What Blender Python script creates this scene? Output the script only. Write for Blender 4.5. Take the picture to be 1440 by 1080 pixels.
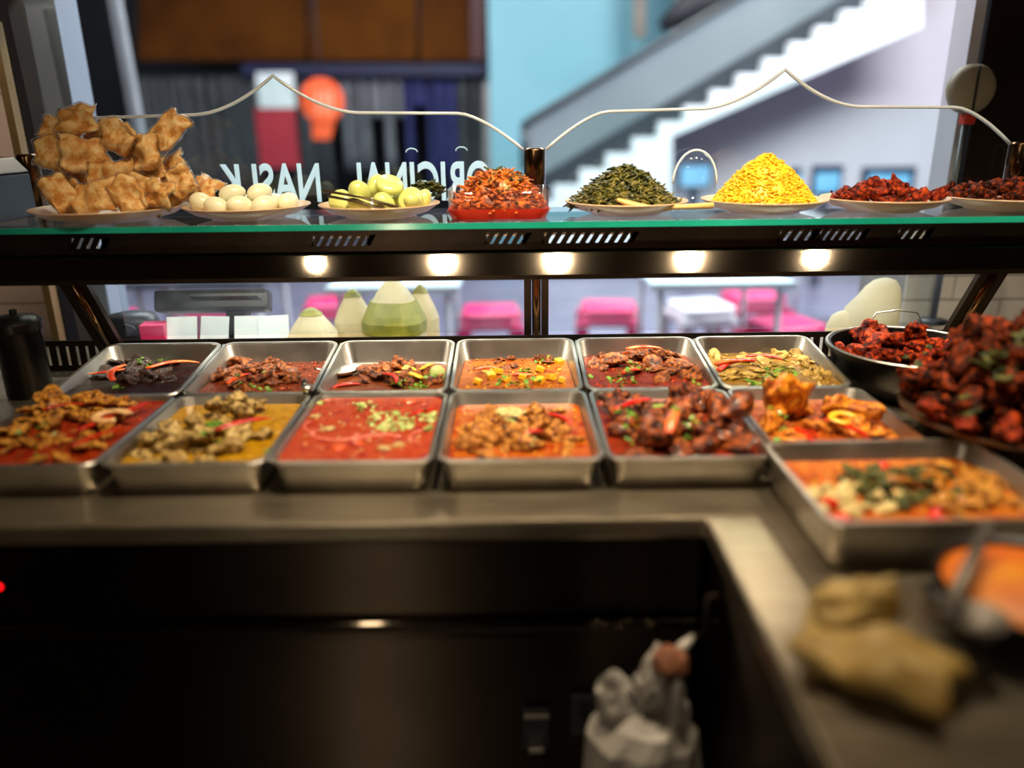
import bpy, bmesh, math, random
from mathutils import Vector, Matrix, noise, Euler
random.seed(7)
for o in list(bpy.data.objects): bpy.data.objects.remove(o)
scene = bpy.context.scene
COL = scene.collection
D2R = math.radians
PI = math.pi
# ------------------------------------------------------------ camera
CAM = Vector((0, 0, 1.5)); FPX = 1088.0; PITCH = 18.5; ROLL = -0.7
RM = Matrix.Rotation(D2R(90 - PITCH), 3, 'X') @ Matrix.Rotation(D2R(ROLL), 3, 'Z')
cd = bpy.data.cameras.new('camera'); cam = bpy.data.objects.new('camera', cd); COL.objects.link(cam)
cam.matrix_world = Matrix.Translation(CAM) @ RM.to_4x4()
cd.sensor_fit = 'HORIZONTAL'; cd.sensor_width = 36; cd.lens = 36 * FPX / 1440
cd.clip_start = .02; cd.clip_end = 60
cd.dof.use_dof = True; cd.dof.focus_distance = 1.80; cd.dof.aperture_fstop = 0.75
scene.camera = cam
# ------------------------------------------------------------ world, exposure
w = bpy.data.worlds.new('world'); scene.world = w; w.use_nodes = True
w.node_tree.nodes['Background'].inputs[0].default_value = (.7, .7, .7, 1)
w.node_tree.nodes['Background'].inputs[1].default_value = .02
vs = scene.view_settings
vs.view_transform = 'Standard'; vs.look = 'None'; vs.gamma = 1; vs.use_curve_mapping = False; vs.exposure = 0.0
# ------------------------------------------------------------ lights of the place and added ones
def aim(o, tgt):
    o.rotation_euler = (Vector(tgt) - o.location).to_track_quat('-Z', 'Y').to_euler()
def area(name, loc, tgt, sx, sy, e, col):
    l = bpy.data.lights.new(name, 'AREA'); l.shape = 'RECTANGLE'; l.size = sx; l.size_y = sy; l.energy = e; l.color = col
    o = bpy.data.objects.new(name, l); o.location = loc; aim(o, tgt); COL.objects.link(o); return o
WARM = (1, .82, .58); COOL = (.90, .96, 1)
for lx, le in ((-.755, 12), (-.26, 84), (.18, 104), (.69, 104), (1.18, 48)):          # row of warm lamps over the pans
    l = bpy.data.lights.new('counter_spot', 'SPOT'); l.energy = le; l.color = WARM
    l.spot_size = D2R(84); l.spot_blend = 1.; l.shadow_soft_size = .03
    o = bpy.data.objects.new('counter_spot', l); o.location = (lx, 1.09, 2.45); aim(o, (lx, 1.5, .95)); COL.objects.link(o)
area('kitchen_lamp', (-.5, -.5, 2.6), (-.3, 1.0, .9), .16, .16, 4, WARM)
area('added_streak_light', (-.72, -1.74, .66), (-.3, 1.0, .7), .10, .8, 7, WARM)  # added unseen light, draws the bright streak down the counter panel
for hx in (-1.2, 2.3): area('hall_downlight', (hx, 7.2, 4.92), (hx, 7.0, 0), .7, .5, 80, (1, .86, .62))
l = bpy.data.lights.new('pilaster_fill_spot', 'SPOT'); l.energy = 16; l.color = (1, .86, .7); l.spot_size = D2R(34); l.spot_blend = .6; l.shadow_soft_size = .04  # spot added to brighten the pink pilaster
o = bpy.data.objects.new('pilaster_fill_spot', l); o.location = (-1.62, .75, 2.02); aim(o, (-1.45, 2.34, 1.58)); COL.objects.link(o)
area('shelf_strip_lamp', (.05, 1.725, 1.262), (.05, 1.80, .9), 1.9, .02, 9, (1, .88, .68))
area('hall_lamp', (-1.6, 4.7, 4.9), (-1.6, 5.4, 0), 5, 1.6, 560, COOL)
area('hall_lamp', (3.6, 4.7, 4.9), (3.6, 5.4, 0), 4, 1.6, 640, COOL)
# ------------------------------------------------------------ pixel helpers (1440 x 1080 frame)
def ray(x, y): return RM @ Vector((x - 720, 540 - y, -FPX))
def pz(x, y, z):
    v = ray(x, y); return CAM + v * ((z - CAM.z) / v.z)
def py(x, y, Y):
    v = ray(x, y); return CAM + v * (Y / v.y)
# ------------------------------------------------------------ materials
def lin(c):
    r = []
    for v in c:
        v = v / 255.0
        r.append(v / 12.92 if v <= .04045 else ((v + .055) / 1.055) ** 2.4)
    return tuple(r) + (1.0,)
MATS = {}
def mat(name, cols, rough=.5, metal=0., scale=20., bump=0., bscale=None, coat=0., trans=0., stretch=(1, 1, 1), emit=0., sss=0., contrast=(.3, .7), detail=4., rvar=0., spec=.5, alpha=1.):
    if name in MATS: return MATS[name]
    m = bpy.data.materials.new(name); m.use_nodes = True; MATS[name] = m
    nt = m.node_tree; n = nt.nodes; L = nt.links; b = n['Principled BSDF']
    b.inputs['Roughness'].default_value = rough; b.inputs['Metallic'].default_value = metal
    b.inputs['Coat Weight'].default_value = coat; b.inputs['Coat Roughness'].default_value = .12
    b.inputs['Transmission Weight'].default_value = trans
    b.inputs['Specular IOR Level'].default_value = spec
    b.inputs['Alpha'].default_value = alpha
    if sss: b.inputs['Subsurface Weight'].default_value = sss; b.inputs['Subsurface Radius'].default_value = (.01, .006, .004); b.inputs['Subsurface Scale'].default_value = .5
    if not isinstance(cols[0], (tuple, list)): cols = [cols]
    tc = n.new('ShaderNodeTexCoord'); mp = n.new('ShaderNodeMapping'); mp.inputs['Scale'].default_value = stretch
    L.new(tc.outputs['Object'], mp.inputs['Vector'])
    oi = n.new('ShaderNodeObjectInfo'); mu = n.new('ShaderNodeMath'); mu.operation = 'MULTIPLY'; mu.inputs[1].default_value = 37
    L.new(oi.outputs['Random'], mu.inputs[0])
    nz = n.new('ShaderNodeTexNoise'); nz.noise_dimensions = '4D'; nz.inputs['Scale'].default_value = scale; nz.inputs['Detail'].default_value = detail
    L.new(mp.outputs[0], nz.inputs['Vector']); L.new(mu.outputs[0], nz.inputs['W'])
    if len(cols) > 1:
        cr = n.new('ShaderNodeValToRGB'); e = cr.color_ramp.elements
        a, c = contrast
        e[0].position = a; e[0].color = lin(cols[0]); e[1].position = c; e[1].color = lin(cols[-1])
        for i, cc in enumerate(cols[1:-1]):
            q = e.new(a + (c - a) * (i + 1) / (len(cols) - 1)); q.color = lin(cc)
        L.new(nz.outputs['Fac'], cr.inputs[0]); L.new(cr.outputs[0], b.inputs['Base Color'])
        if emit: L.new(cr.outputs[0], b.inputs['Emission Color'])
    else:
        b.inputs['Base Color'].default_value = lin(cols[0])
        if emit: b.inputs['Emission Color'].default_value = lin(cols[0])
    if emit: b.inputs['Emission Strength'].default_value = emit
    if rvar:
        mr = n.new('ShaderNodeMapRange'); mr.inputs[3].default_value = max(.02, rough - rvar); mr.inputs[4].default_value = rough + rvar
        L.new(nz.outputs['Fac'], mr.inputs[0]); L.new(mr.outputs[0], b.inputs['Roughness'])
    if bump:
        n2 = n.new('ShaderNodeTexNoise'); n2.inputs['Scale'].default_value = bscale or scale * 3; n2.inputs['Detail'].default_value = 3
        L.new(mp.outputs[0], n2.inputs['Vector'])
        bp = n.new('ShaderNodeBump'); bp.inputs['Strength'].default_value = min(1, bump); bp.inputs['Distance'].default_value = .002 * max(1, bump)
        L.new(n2.outputs['Fac'], bp.inputs['Height']); L.new(bp.outputs[0], b.inputs['Normal'])
    return m
def glass(name, tint, haze=.0, rough=.02, fres=1.45):
    if name in MATS: return MATS[name]
    m = bpy.data.materials.new(name); m.use_nodes = True; MATS[name] = m
    nt = m.node_tree; n = nt.nodes; L = nt.links; n.remove(n['Principled BSDF']); out = n['Material Output']
    t = n.new('ShaderNodeBsdfTransparent'); t.inputs[0].default_value = lin(tint)
    g = n.new('ShaderNodeBsdfGlossy'); g.inputs['Roughness'].default_value = rough
    lw = n.new('ShaderNodeLayerWeight'); pw_ = n.new('ShaderNodeMath'); pw_.operation = 'POWER'; pw_.inputs[1].default_value = 5; L.new(lw.outputs['Facing'], pw_.inputs[0])
    f0 = ((fres - 1) / (fres + 1)) ** 2; f = n.new('ShaderNodeMath'); f.operation = 'MULTIPLY_ADD'; f.inputs[1].default_value = 1 - f0; f.inputs[2].default_value = f0; L.new(pw_.outputs[0], f.inputs[0])
    mx = n.new('ShaderNodeMixShader'); L.new(f.outputs[0], mx.inputs[0]); L.new(t.outputs[0], mx.inputs[1]); L.new(g.outputs[0], mx.inputs[2])
    last = mx
    if haze:  # whitish veil; on the rack panes it imitates light haze
        d = n.new('ShaderNodeBsdfTranslucent'); d.inputs[0].default_value = (.85, .88, .95, 1)
        tc = n.new('ShaderNodeTexCoord'); nz = n.new('ShaderNodeTexNoise'); nz.inputs['Scale'].default_value = 9; nz.inputs['Detail'].default_value = 6
        L.new(tc.outputs['Object'], nz.inputs['Vector'])
        mr = n.new('ShaderNodeMapRange'); mr.inputs[1].default_value = .45; mr.inputs[2].default_value = .8; mr.inputs[3].default_value = haze * .4; mr.inputs[4].default_value = haze * 1.6
        L.new(nz.outputs['Fac'], mr.inputs[0])
        m2 = n.new('ShaderNodeMixShader'); L.new(mr.outputs[0], m2.inputs[0]); L.new(mx.outputs[0], m2.inputs[1]); L.new(d.outputs[0], m2.inputs[2]); last = m2
    L.new(last.outputs[0], out.inputs[0]); return m
STEEL = mat('brushed steel', [(188, 184, 175), (212, 208, 199)], .36, 1, 14, rvar=.08)
STEELD = mat('worn counter steel', [(142, 130, 110), (162, 150, 130)], .30, .88, 6, bump=.15, bscale=60, stretch=(1, 6, 6), rvar=.08)
STEELP = mat('polished steel', [(84, 76, 66), (98, 90, 79)], .055, 1, 8)
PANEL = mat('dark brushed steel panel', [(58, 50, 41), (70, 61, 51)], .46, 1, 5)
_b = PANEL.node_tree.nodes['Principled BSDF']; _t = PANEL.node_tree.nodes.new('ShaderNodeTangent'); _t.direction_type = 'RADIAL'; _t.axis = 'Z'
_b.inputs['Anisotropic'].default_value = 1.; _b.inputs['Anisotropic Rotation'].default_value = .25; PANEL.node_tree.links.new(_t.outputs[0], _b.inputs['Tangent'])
DARKST = mat('dark bronze steel', [(44, 36, 29), (62, 51, 41)], .36, .9, 10)
BLACK = mat('black plastic', [(10, 10, 11), (18, 18, 19)], .35, 0, 10)
GLASS = glass('clear glass', (244, 250, 249))
GLASSH = glass('hazed glass', (246, 250, 251), haze=.03)  # pale haze of light mixed into the pane material
GEDGE = mat('teal glass edge', [(12, 128, 108), (40, 176, 150)], .12, 0, 4, coat=.6)
WEDGE = mat('pale glass edge', [(214, 226, 236), (240, 246, 252)], .15, 0, 8, coat=.5)
PLASTIC = glass('clear plastic bag', (248, 245, 238), haze=.14, rough=.30, fres=1.25)
def thin(m, fac, col):
    n = m.node_tree.nodes; L = m.node_tree.links; t = n.new('ShaderNodeBsdfTranslucent'); t.inputs[0].default_value = lin(col); x = n.new('ShaderNodeMixShader'); x.inputs[0].default_value = fac
    L.new(n['Principled BSDF'].outputs[0], x.inputs[1]); L.new(t.outputs[0], x.inputs[2]); L.new(x.outputs[0], n['Material Output'].inputs[0]); return m
# ------------------------------------------------------------ mesh builder
class MB:
    def __init__(s): s.v = []; s.f = []
    def add(s, vs, fs, M=None):
        o = len(s.v)
        s.v += [tuple(M @ Vector(p)) if M else tuple(p) for p in vs]; s.f += [tuple(i + o for i in f) for f in fs]; return s
    def box(s, c, d, rot=None, M=None):
        x, y, z = (k / 2 for k in d); vs = [Vector((a * x, b * y, e * z)) for a in (-1, 1) for b in (-1, 1) for e in (-1, 1)]
        if rot: R = Euler(rot).to_matrix(); vs = [R @ p for p in vs]
        vs = [p + Vector(c) for p in vs]
        return s.add(vs, [(0, 1, 3, 2), (4, 6, 7, 5), (0, 4, 5, 1), (2, 3, 7, 6), (0, 2, 6, 4), (1, 5, 7, 3)], M)
    def bar(s, a, b, t, u):      # box from a to b, section t x u
        a = Vector(a); b = Vector(b); d = b - a; q = d.to_track_quat('Z', 'Y').to_matrix()
        vs = [(a + b) / 2 + q @ Vector((i * t / 2, j * u / 2, k * d.length / 2)) for i in (-1, 1) for j in (-1, 1) for k in (-1, 1)]
        return s.add(vs, [(0, 1, 3, 2), (4, 6, 7, 5), (0, 4, 5, 1), (2, 3, 7, 6), (0, 2, 6, 4), (1, 5, 7, 3)])
    def tube(s, pts, rad, n=8, cap=True, flat=1.):
        pts = [Vector(p) for p in pts]; k = len(pts)
        if not isinstance(rad, (list, tuple)): rad = [rad] * k
        o = len(s.v); up = Vector((0, 0, 1)); prev = None
        for i, p in enumerate(pts):
            t = (pts[min(i + 1, k - 1)] - pts[max(i - 1, 0)]).normalized()
            if prev is None: a = t.cross(up if abs(t.z) < .9 else Vector((1, 0, 0))).normalized()
            else: a = (prev - t * prev.dot(t)).normalized()
            prev = a; b = t.cross(a)
            for j in range(n):
                th = 2 * PI * j / n; s.v.append(tuple(p + a * math.cos(th) * rad[i] + b * math.sin(th) * rad[i] * flat))
        for i in range(k - 1):
            for j in range(n):
                s.f.append((o + i * n + j, o + i * n + (j + 1) % n, o + (i + 1) * n + (j + 1) % n, o + (i + 1) * n + j))
        if cap: s.f.append(tuple(o + j for j in reversed(range(n)))); s.f.append(tuple(o + (k - 1) * n + j for j in range(n)))
        return s
    def lathe(s, prof, n=24, c=(0, 0, 0), cap=True, sx=1., sy=1.):
        o = len(s.v)
        for r, z in prof:
            for j in range(n):
                th = 2 * PI * j / n; s.v.append((c[0] + r * math.cos(th) * sx, c[1] + r * math.sin(th) * sy, c[2] + z))
        k = len(prof)
        for i in range(k - 1):
            for j in range(n): s.f.append((o + i * n + j, o + i * n + (j + 1) % n, o + (i + 1) * n + (j + 1) % n, o + (i + 1) * n + j))
        if cap: s.f.append(tuple(o + j for j in reversed(range(n)))); s.f.append(tuple(o + (k - 1) * n + j for j in range(n)))
        return s
    def loops(s, Ls, cap0=True, cap1=True):
        o = len(s.v); n = len(Ls[0])
        for l in Ls: s.v += [tuple(p) for p in l]
        for i in range(len(Ls) - 1):
            for j in range(n): s.f.append((o + i * n + j, o + i * n + (j + 1) % n, o + (i + 1) * n + (j + 1) % n, o + (i + 1) * n + j))
        if cap0: s.f.append(tuple(o + j for j in reversed(range(n))))
        if cap1: s.f.append(tuple(o + (len(Ls) - 1) * n + j for j in range(n)))
        return s
    def prism(s, poly, off):     # polygon of 3-D points extruded by a vector
        a = [Vector(p) for p in poly]; b = [p + Vector(off) for p in a]; return s.loops([a, b])
    def mesh(s, name, m, smooth=False, bevel=0.):
        me = bpy.data.meshes.new(name); me.from_pydata(s.v, [], s.f); me.update()
        bm = bmesh.new(); bm.from_mesh(me); bmesh.ops.recalc_face_normals(bm, faces=bm.faces)
        if bevel: bmesh.ops.bevel(bm, geom=[e for e in bm.edges if len(e.link_faces) == 2 and e.calc_face_angle(0) > .6], offset=bevel, segments=2, affect='EDGES', profile=.6)
        bm.to_mesh(me); bm.free()
        me.materials.append(m)
        if smooth:
            for p in me.polygons: p.use_smooth = True
        return me
    def build(s, name, m, parent=None, smooth=False, bevel=0., M=None):
        return put(name, s.mesh(name, m, smooth, bevel), parent, M)
def put(name, me, parent=None, M=None):
    o = bpy.data.objects.new(name, me); COL.objects.link(o)
    if parent: o.parent = parent
    if M is not None: o.matrix_local = M
    return o
def tag(o, label, cat=None, group=None, kind=None):
    o['label'] = label
    if cat: o['category'] = cat
    if group: o['group'] = group
    if kind: o['kind'] = kind
    return o
def thing(name, label, cat, loc=(0, 0, 0), rot=(0, 0, 0), group=None):
    o = bpy.data.objects.new(name, None); COL.objects.link(o); o.location = loc; o.rotation_euler = rot; o.empty_display_size = .05
    return tag(o, label, cat, group)
def struct(o, label=None, cat=None):
    o['kind'] = 'structure'
    if label: o['label'] = label
    if cat: o['category'] = cat
    return o
def autosmooth(o, ang=35):
    for p in o.data.polygons: p.use_smooth = True
    try: o.data.set_sharp_from_angle(angle=D2R(ang))
    except Exception: pass
    return o
def rr(w, d, r, z, n=5):         # rounded rectangle loop
    pts = []
    for cx, cy, a0 in ((w / 2 - r, d / 2 - r, 0), (-w / 2 + r, d / 2 - r, 90), (-w / 2 + r, -d / 2 + r, 180), (w / 2 - r, -d / 2 + r, 270)):
        for k in range(n + 1):
            a = D2R(a0 + 90 * k / n); pts.append(Vector((cx + r * math.cos(a), cy + r * math.sin(a), z)))
    return pts
def T(loc, rot=(0, 0, 0), sc=(1, 1, 1)):
    return Matrix.LocRotScale(Vector(loc), Euler(rot), Vector(sc))

# ============================================================ SETTING
FLOORM = mat('dark stall floor tile', [(38, 33, 29), (58, 51, 45)], .45, 0, 4)
HALLF = mat('grey lilac hall floor', [(92, 92, 116), (116, 116, 140)], .35, 0, 1.2)
DARKW = mat('stall wall paint', [(104, 90, 73), (120, 105, 86)], .6, 0, 3)
PINKT = mat('pale pink wall tile', [(226, 198, 182), (238, 214, 200)], .35, 0, 5)
GROUT = mat('grey grout', [(120, 116, 112), (140, 136, 130)], .8, 0, 30)
WTILE = mat('white glazed tile', [(196, 188, 182), (216, 209, 202)], .25, 0, 6)
LBLUE = mat('light blue wall paint', [(106, 160, 178), (126, 176, 192)], .6, 0, .8)
LILAC = mat('pale lilac wall paint', [(196, 188, 196), (212, 205, 212)], .6, 0, .6)
struct(MB().box((0, .15, -.05), (4.4, 4.1, .1)).build('floor', FLOORM))
struct(MB().box((0, 8.2, -.05), (20, 12, .1)).build('floor_hall', HALLF))
struct(MB().box((0, .2, 2.80), (4.2, 4.0, .1)).build('ceiling', DARKW))
struct(MB().box((0, -1.85, 1.4), (4.2, .1, 2.8)).build('wall_back', DARKW))
struct(MB().box((-2.1, .2, 1.4), (.1, 4.0, 2.8)).build('wall_left', DARKW))
struct(MB().box((2.1, .2, 1.4), (.1, 4.0, 2.8)).build('wall_right', DARKW))
struct(MB().box((0, 2.17, 2.305), (4.1, .1, .89)).build('light_block_header', mat('cream header reflector', [(196, 178, 148), (210, 192, 162)], .6, 0, 3)))  # unseen header added to keep hall light off pans, cream to reflect warmly
# pink tiled pilaster on the left, tile by tile
def tiled(name, x0, x1, Y, z0, z1, tw, th, tmat, dep=.3, off=.5):
    o = struct(MB().box(((x0 + x1) / 2, Y + dep / 2, (z0 + z1) / 2), (x1 - x0, dep, z1 - z0)).build(name, GROUT))
    row = 0; z = z0; cache = {}
    while z < z1 - .01:
        h = min(th, z1 - z); x = x0 - (tw * off if row % 2 else 0)
        while x < x1 - .005:
            a = max(x, x0); b = min(x + tw, x1)
            if b - a > .02:
                k = (round(b - a, 3), round(h, 3))
                if k not in cache: cache[k] = MB().box((0, 0, 0), (k[0] - .004, .012, k[1] - .004)).mesh('tile', tmat, bevel=.0015)
                t = put('tile', cache[k], o, Matrix.Translation(((a + b) / 2, Y - .004, z + h / 2)))
            x += tw
        z += h; row += 1
    return o
tiled('wall_pilaster_left', -1.62, -1.335, 2.34, .0, 2.6, .30, .20, PINKT, off=0)
tiled('wall_pilaster_right', 1.205, 2.05, 2.34, .0, 1.24, .30, .075, WTILE)
JAMB = mat('blue grey door jamb', [(128, 140, 158), (146, 158, 174)], .5, 0, 2)
struct(MB().box((-1.29, 2.42, 1.3), (.085, .12, 2.6)).build('trim_1', JAMB))
struct(MB().box((1.70, 2.30, 1.95), (.82, .06, 1.4)).build('wall_dark_panel', mat('dark brown glossy panel', [(22, 15, 11), (34, 24, 18)], .25, 0, 2)))
struct(MB().box((1.262, 2.32, 1.92), (.03, .10, 1.36)).build('trim_2', mat('pale lilac trim', [(180, 178, 190), (200, 198, 208)], .4, 0, 3)))
# hall walls
BY = 9.6
def slab(name, pts, Y, dep, m, parent=None):
    return MB().prism([py(x, y, Y) for x, y in pts], (0, dep, 0)).build(name, m, parent)
x0 = py(688, 100, BY).x
struct(MB().box((x0 + 5, BY + .1, 3), (10, .2, 6)).build('wall_hall_blue', LBLUE))
xl = py(944, 200, 8.75).x
struct(MB().box((xl + 2.6, 8.85, 1.9), (5.2, .2, 3.8)).build('wall_hall_lilac', LILAC))
SHOPW = mat('dark shop interior', [(14, 16, 22), (26, 28, 36)], .7, 0, 1)
struct(MB().box((-5, 12.1, 3), (13, .2, 6)).build('wall_shop', SHOPW))
struct(MB().box((-10, 7.5, 3), (.2, 9, 6)).build('wall_hall_left', mat('grey hall wall', [(150, 150, 160), (170, 170, 178)], .6, 0, 1)))
struct(MB().box((9.5, 7.5, 3), (.2, 9, 6)).build('wall_hall_right', MATS['grey hall wall']))
struct(MB().box((0, 8.3, 5.05), (20, 12, .1)).build('ceiling_hall', MATS['grey hall wall']))

# ============================================================ COUNTER
WT = .935
ct = thing('serving_counter', 'L-shaped stainless steel serving counter carrying all the curry pans', 'counter')
mb = MB()
L = [(-1.75, 1.04), (.29, 1.04), (.29, -.6), (1.7, -.6), (1.7, 2.12), (-1.75, 2.12)]
mb.prism([(x, y, WT - .035) for x, y in L], (0, 0, .035)); mb.build('worktop', STEELD, ct, bevel=.006)
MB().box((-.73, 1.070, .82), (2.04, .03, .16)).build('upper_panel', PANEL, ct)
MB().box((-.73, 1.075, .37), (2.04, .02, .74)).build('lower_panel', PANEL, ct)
MB().bar((-1.75, 1.045, .752), (.29, 1.045, .752), .022, .022).build('rail', STEELP, ct, bevel=.006)
MB().box((.315, .255, .45), (.03, 1.66, .90)).build('side_panel', PANEL, ct)
MB().box((-.13, 1.755, .952), (1.72, .02, .034)).build('pan_riser', DARKST, ct)
# slotted back plate behind the pans
def slotted(x0, x1, z0, z1, Y, n, band, lean, frac, th=.003):
    m = MB(); zb = z0 + band; zt = z1 - band
    m.box(((x0 + x1) / 2, Y, (z0 + zb) / 2), (x1 - x0, th, band)); m.box(((x0 + x1) / 2, Y, (z1 + zt) / 2), (x1 - x0, th, band))
    p = (x1 - x0) / n; bw = p * (1 - frac)
    for i in range(n + 1):
        x = x0 + i * p
        m.prism([(x - bw / 2, Y - th / 2, zb), (x + bw / 2, Y - th / 2, zb), (x + bw / 2 + lean, Y - th / 2, zt), (x - bw / 2 + lean, Y - th / 2, zt)], (0, th, 0))
    return m
slotted(-1.2, 1.4, .935, 1.012, 1.835, 108, .014, 0, .34).build('vent_plate', DARKST, ct)
MB().box((0, 2.09, .45), (3.4, .03, .90)).build('rear_panel', PANEL, ct)

# ============================================================ DISPLAY RACK
rk = thing('display_rack', 'steel display rack with a teal-edged glass shelf above the curry pans', 'display rack', (0, 0, 0))
XA, XB = -1.34, 1.5
SH = 1.307
MB().box(((XA + XB) / 2, 1.80, SH - .006), (XB - XA, .31, .012)).build('glass_shelf', GLASSH, rk)
MB().box(((XA + XB) / 2, 1.643, SH - .006), (XB - XA, .004, .0125)).build('shelf_edge', GEDGE, rk)
GR = [(100, 142), (440, 516), (684, 735), (765, 886), (1096, 1140), (1152, 1210), (1262, 1300)]  # slots only where light shows through; plain dark plates stand for shaded slots
fx = XA
for ga, gb in GR:
    xa, xb = py(ga, 335, 1.668).x, py(gb, 335, 1.668).x
    MB().box(((fx + xa) / 2, 1.668, 1.2705), (xa - fx, .003, .047)).build('fascia_shade_plate', DARKST, rk)
    slotted(xa, xb, 1.247, 1.294, 1.668, max(2, round((xb - xa) / .0195)), .012, .014, .36).build('vent_fascia', DARKST, rk); fx = xb
MB().box(((fx + XB) / 2, 1.668, 1.2705), (XB - fx, .003, .047)).build('fascia_shade_plate', DARKST, rk)
m = MB(); m.prism([(XA, 1.636, 1.197), (XA, 1.674, 1.247), (XA, 1.70, 1.247), (XA, 1.70, 1.197)], (XB - XA, 0, 0)); m.build('lower_rail', STEELP, rk)
MB().box(((XA + XB) / 2, 1.643, 1.192), (XB - XA, .016, .010)).build('bottom_lip', DARKST, rk)
MB().box(((XA + XB) / 2, 1.95, 1.284), (XB - XA, .03, .02)).build('rear_rail', DARKST, rk)
MB().tube([(-.90, 1.74, 1.272), (1.0, 1.74, 1.272)], .006, 8).build('lamp_tube', STEEL, rk, True)
POSTM = mat('bronze tinted steel post', [(88, 66, 46), (120, 92, 66)], .2, 1, 6)
for lx in (-.965, .062, 1.066):
    a = Vector((lx, 1.80, 1.0)); b = Vector((lx, 1.68, 1.20))
    if lx == .062: a = Vector((lx, 1.86, 1.0)); b = Vector((lx, 1.86, 1.29))
    MB().tube([a, b], .011, 12).build('leg', POSTM, rk, True)
    for s in (-1, 1): MB().bar(a + Vector((s * .021, .004, 0)), b + Vector((s * .021, .004, 0)), .018, .014).build('leg_channel', DARKST, rk)
for lx in (-1.172, .062, 1.245):
    MB().lathe([(.026, SH), (.026, SH + .135), (.023, SH + .14)], 20, (lx, 1.965, 0)).build('post', POSTM, rk, True)
for s in (0, 1):
    xa, xb = ((-.96, .03), (.095, 1.06))[s]
    g = MB().box(((xa + xb) / 2, 1.875, 1.147), (xb - xa, .006, .27)).build('lower_glass_pane', GLASSH)
    tag(g, ('lower glass pane behind the pans in front of the black scale', 'lower glass pane behind the pans beside the white tiled pilaster')[s], 'glass pane', 'glass panes of the rack')
# upper panes with an ogee top edge
def ogee(w, n=60):
    pts = []
    for i in range(n + 1):
        t = i / n; u = abs(t - .5) * 2          # 0 centre, 1 ends
        if u < .34: k = u / .34; z = 1.532 + .085 * (1 - k) ** 1.8
        elif u < .74: z = 1.532 - .004 * (u - .34) / .4
        else: k = (u - .74) / .26; z = 1.528 - .085 * (k ** 1.5)
        pts.append((t, z))
    return pts
for s in (0, 1):
    xa, xb = ((-1.146, .034), (.090, 1.218))[s]
    P = [(xa + (xb - xa) * t, z) for t, z in ogee(1)]
    g = thing('glass_guard', ('upright glass guard with scalloped top edge and white mirrored lettering', 'upright glass guard with scalloped top edge and no lettering')[s], 'glass guard', ((xa + xb) / 2, 1.965, SH), group='scalloped glass guards')
    Mi = Matrix.Translation((-(xa + xb) / 2, -1.965, -SH))
    pn_ = MB().prism([Mi @ Vector((x, 1.962, z)) for x, z in [(xb, SH), *reversed(P), (xa, SH)]], (0, .006, 0)); pn = pn_.build('pane', GLASS, g)
    MB().tube([Mi @ Vector((x, 1.965, z)) for x, z in P], .0042, 6).build('polished_edge', WEDGE, pn, True)
    if s == 0: guard = g; gM = Mi
LETT = mat('white vinyl lettering', [(214, 224, 230), (230, 238, 242)], .5, 0, 10)
_n = LETT.node_tree.nodes; _tr = _n.new('ShaderNodeBsdfTranslucent'); _tr.inputs[0].default_value = (.85, .92, .96, 1); _mx = _n.new('ShaderNodeMixShader'); _mx.inputs[0].default_value = .65
LETT.node_tree.links.new(_n['Principled BSDF'].outputs[0], _mx.inputs[1]); LETT.node_tree.links.new(_tr.outputs[0], _mx.inputs[2]); LETT.node_tree.links.new(_mx.outputs[0], _n['Material Output'].inputs[0])
def text(name, body, size, loc, parent, sx=1., off=.0):
    c = bpy.data.curves.new(name, 'FONT'); c.body = body; c.size = size; c.extrude = .0006; c.offset = off
    t = bpy.data.objects.new(name, c); COL.objects.link(t); bpy.context.view_layer.update()
    me = bpy.data.meshes.new_from_object(t.evaluated_get(bpy.context.evaluated_depsgraph_get()))
    bpy.data.objects.remove(t); me.materials.clear(); me.materials.append(LETT)
    return put(name, me, parent, gM @ T(loc, (PI / 2, 0, PI), (sx, 1, 1)))
pO = py(692, 282, 1.971); pK = py(300, 282, 1.971)
text('lettering', 'ORIGINAL', .128, (pO.x, 1.971, SH + .020), guard, .60, .0028)
text('lettering', 'NASI K', .128, (py(455, 282, 1.971).x, 1.971, SH + .020), guard, .63, .0028)
for cx, cy in ((578, 214), (648, 212)):
    c = py(cx, cy, 1.9715)
    pts = [c + Vector((.016 * math.cos(a) * (1 - k * .03), 0, .010 * math.sin(a) * (1 - k * .03))) for k, a in enumerate([i * .4 for i in range(9)])]
    MB().tube([gM @ p for p in pts], .0016, 5).build('lettering_flourish', LETT, guard, True)

# ============================================================ PANS
def pan_meshes(w, d, h, r=.026, t=.011):
    rim = .0085
    b = MB(); b.loops([rr(w - 2 * t - 2 * rim + .004, d - 2 * t - 2 * rim + .004, r * .8, 0), rr(w - 2 * t - 2 * rim + .010, d - 2 * t - 2 * rim + .010, r * .9, .004), rr(w - 2 * rim + .002, d - 2 * rim + .002, r, h - .003),
        rr(w - 2 * rim, d - 2 * rim, r, h - .002), rr(w - 2 * rim - .001, d - 2 * rim - .001, r, h - .003),
        rr(w - 2 * t - 2 * rim + .002, d - 2 * t - 2 * rim + .002, r * .9, .009), rr(w - 2 * t - 2 * rim - .008, d - 2 * t - 2 * rim - .008, r * .75, .003)])
    R = MB(); R.loops([rr(w - 2 * rim, d - 2 * rim, r - .004, h - .004), rr(w - .002, d - .002, r, h - .005), rr(w, d, r, h - .0025), rr(w - .003, d - .003, r, h), rr(w - 2 * rim + .002, d - 2 * rim + .002, r - .003, h), rr(w - 2 * rim, d - 2 * rim, r - .004, h - .004)], False, False)
    return b.mesh('tray_body', STEEL), R.mesh('rim', STEEL)
PANS = {}
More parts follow.
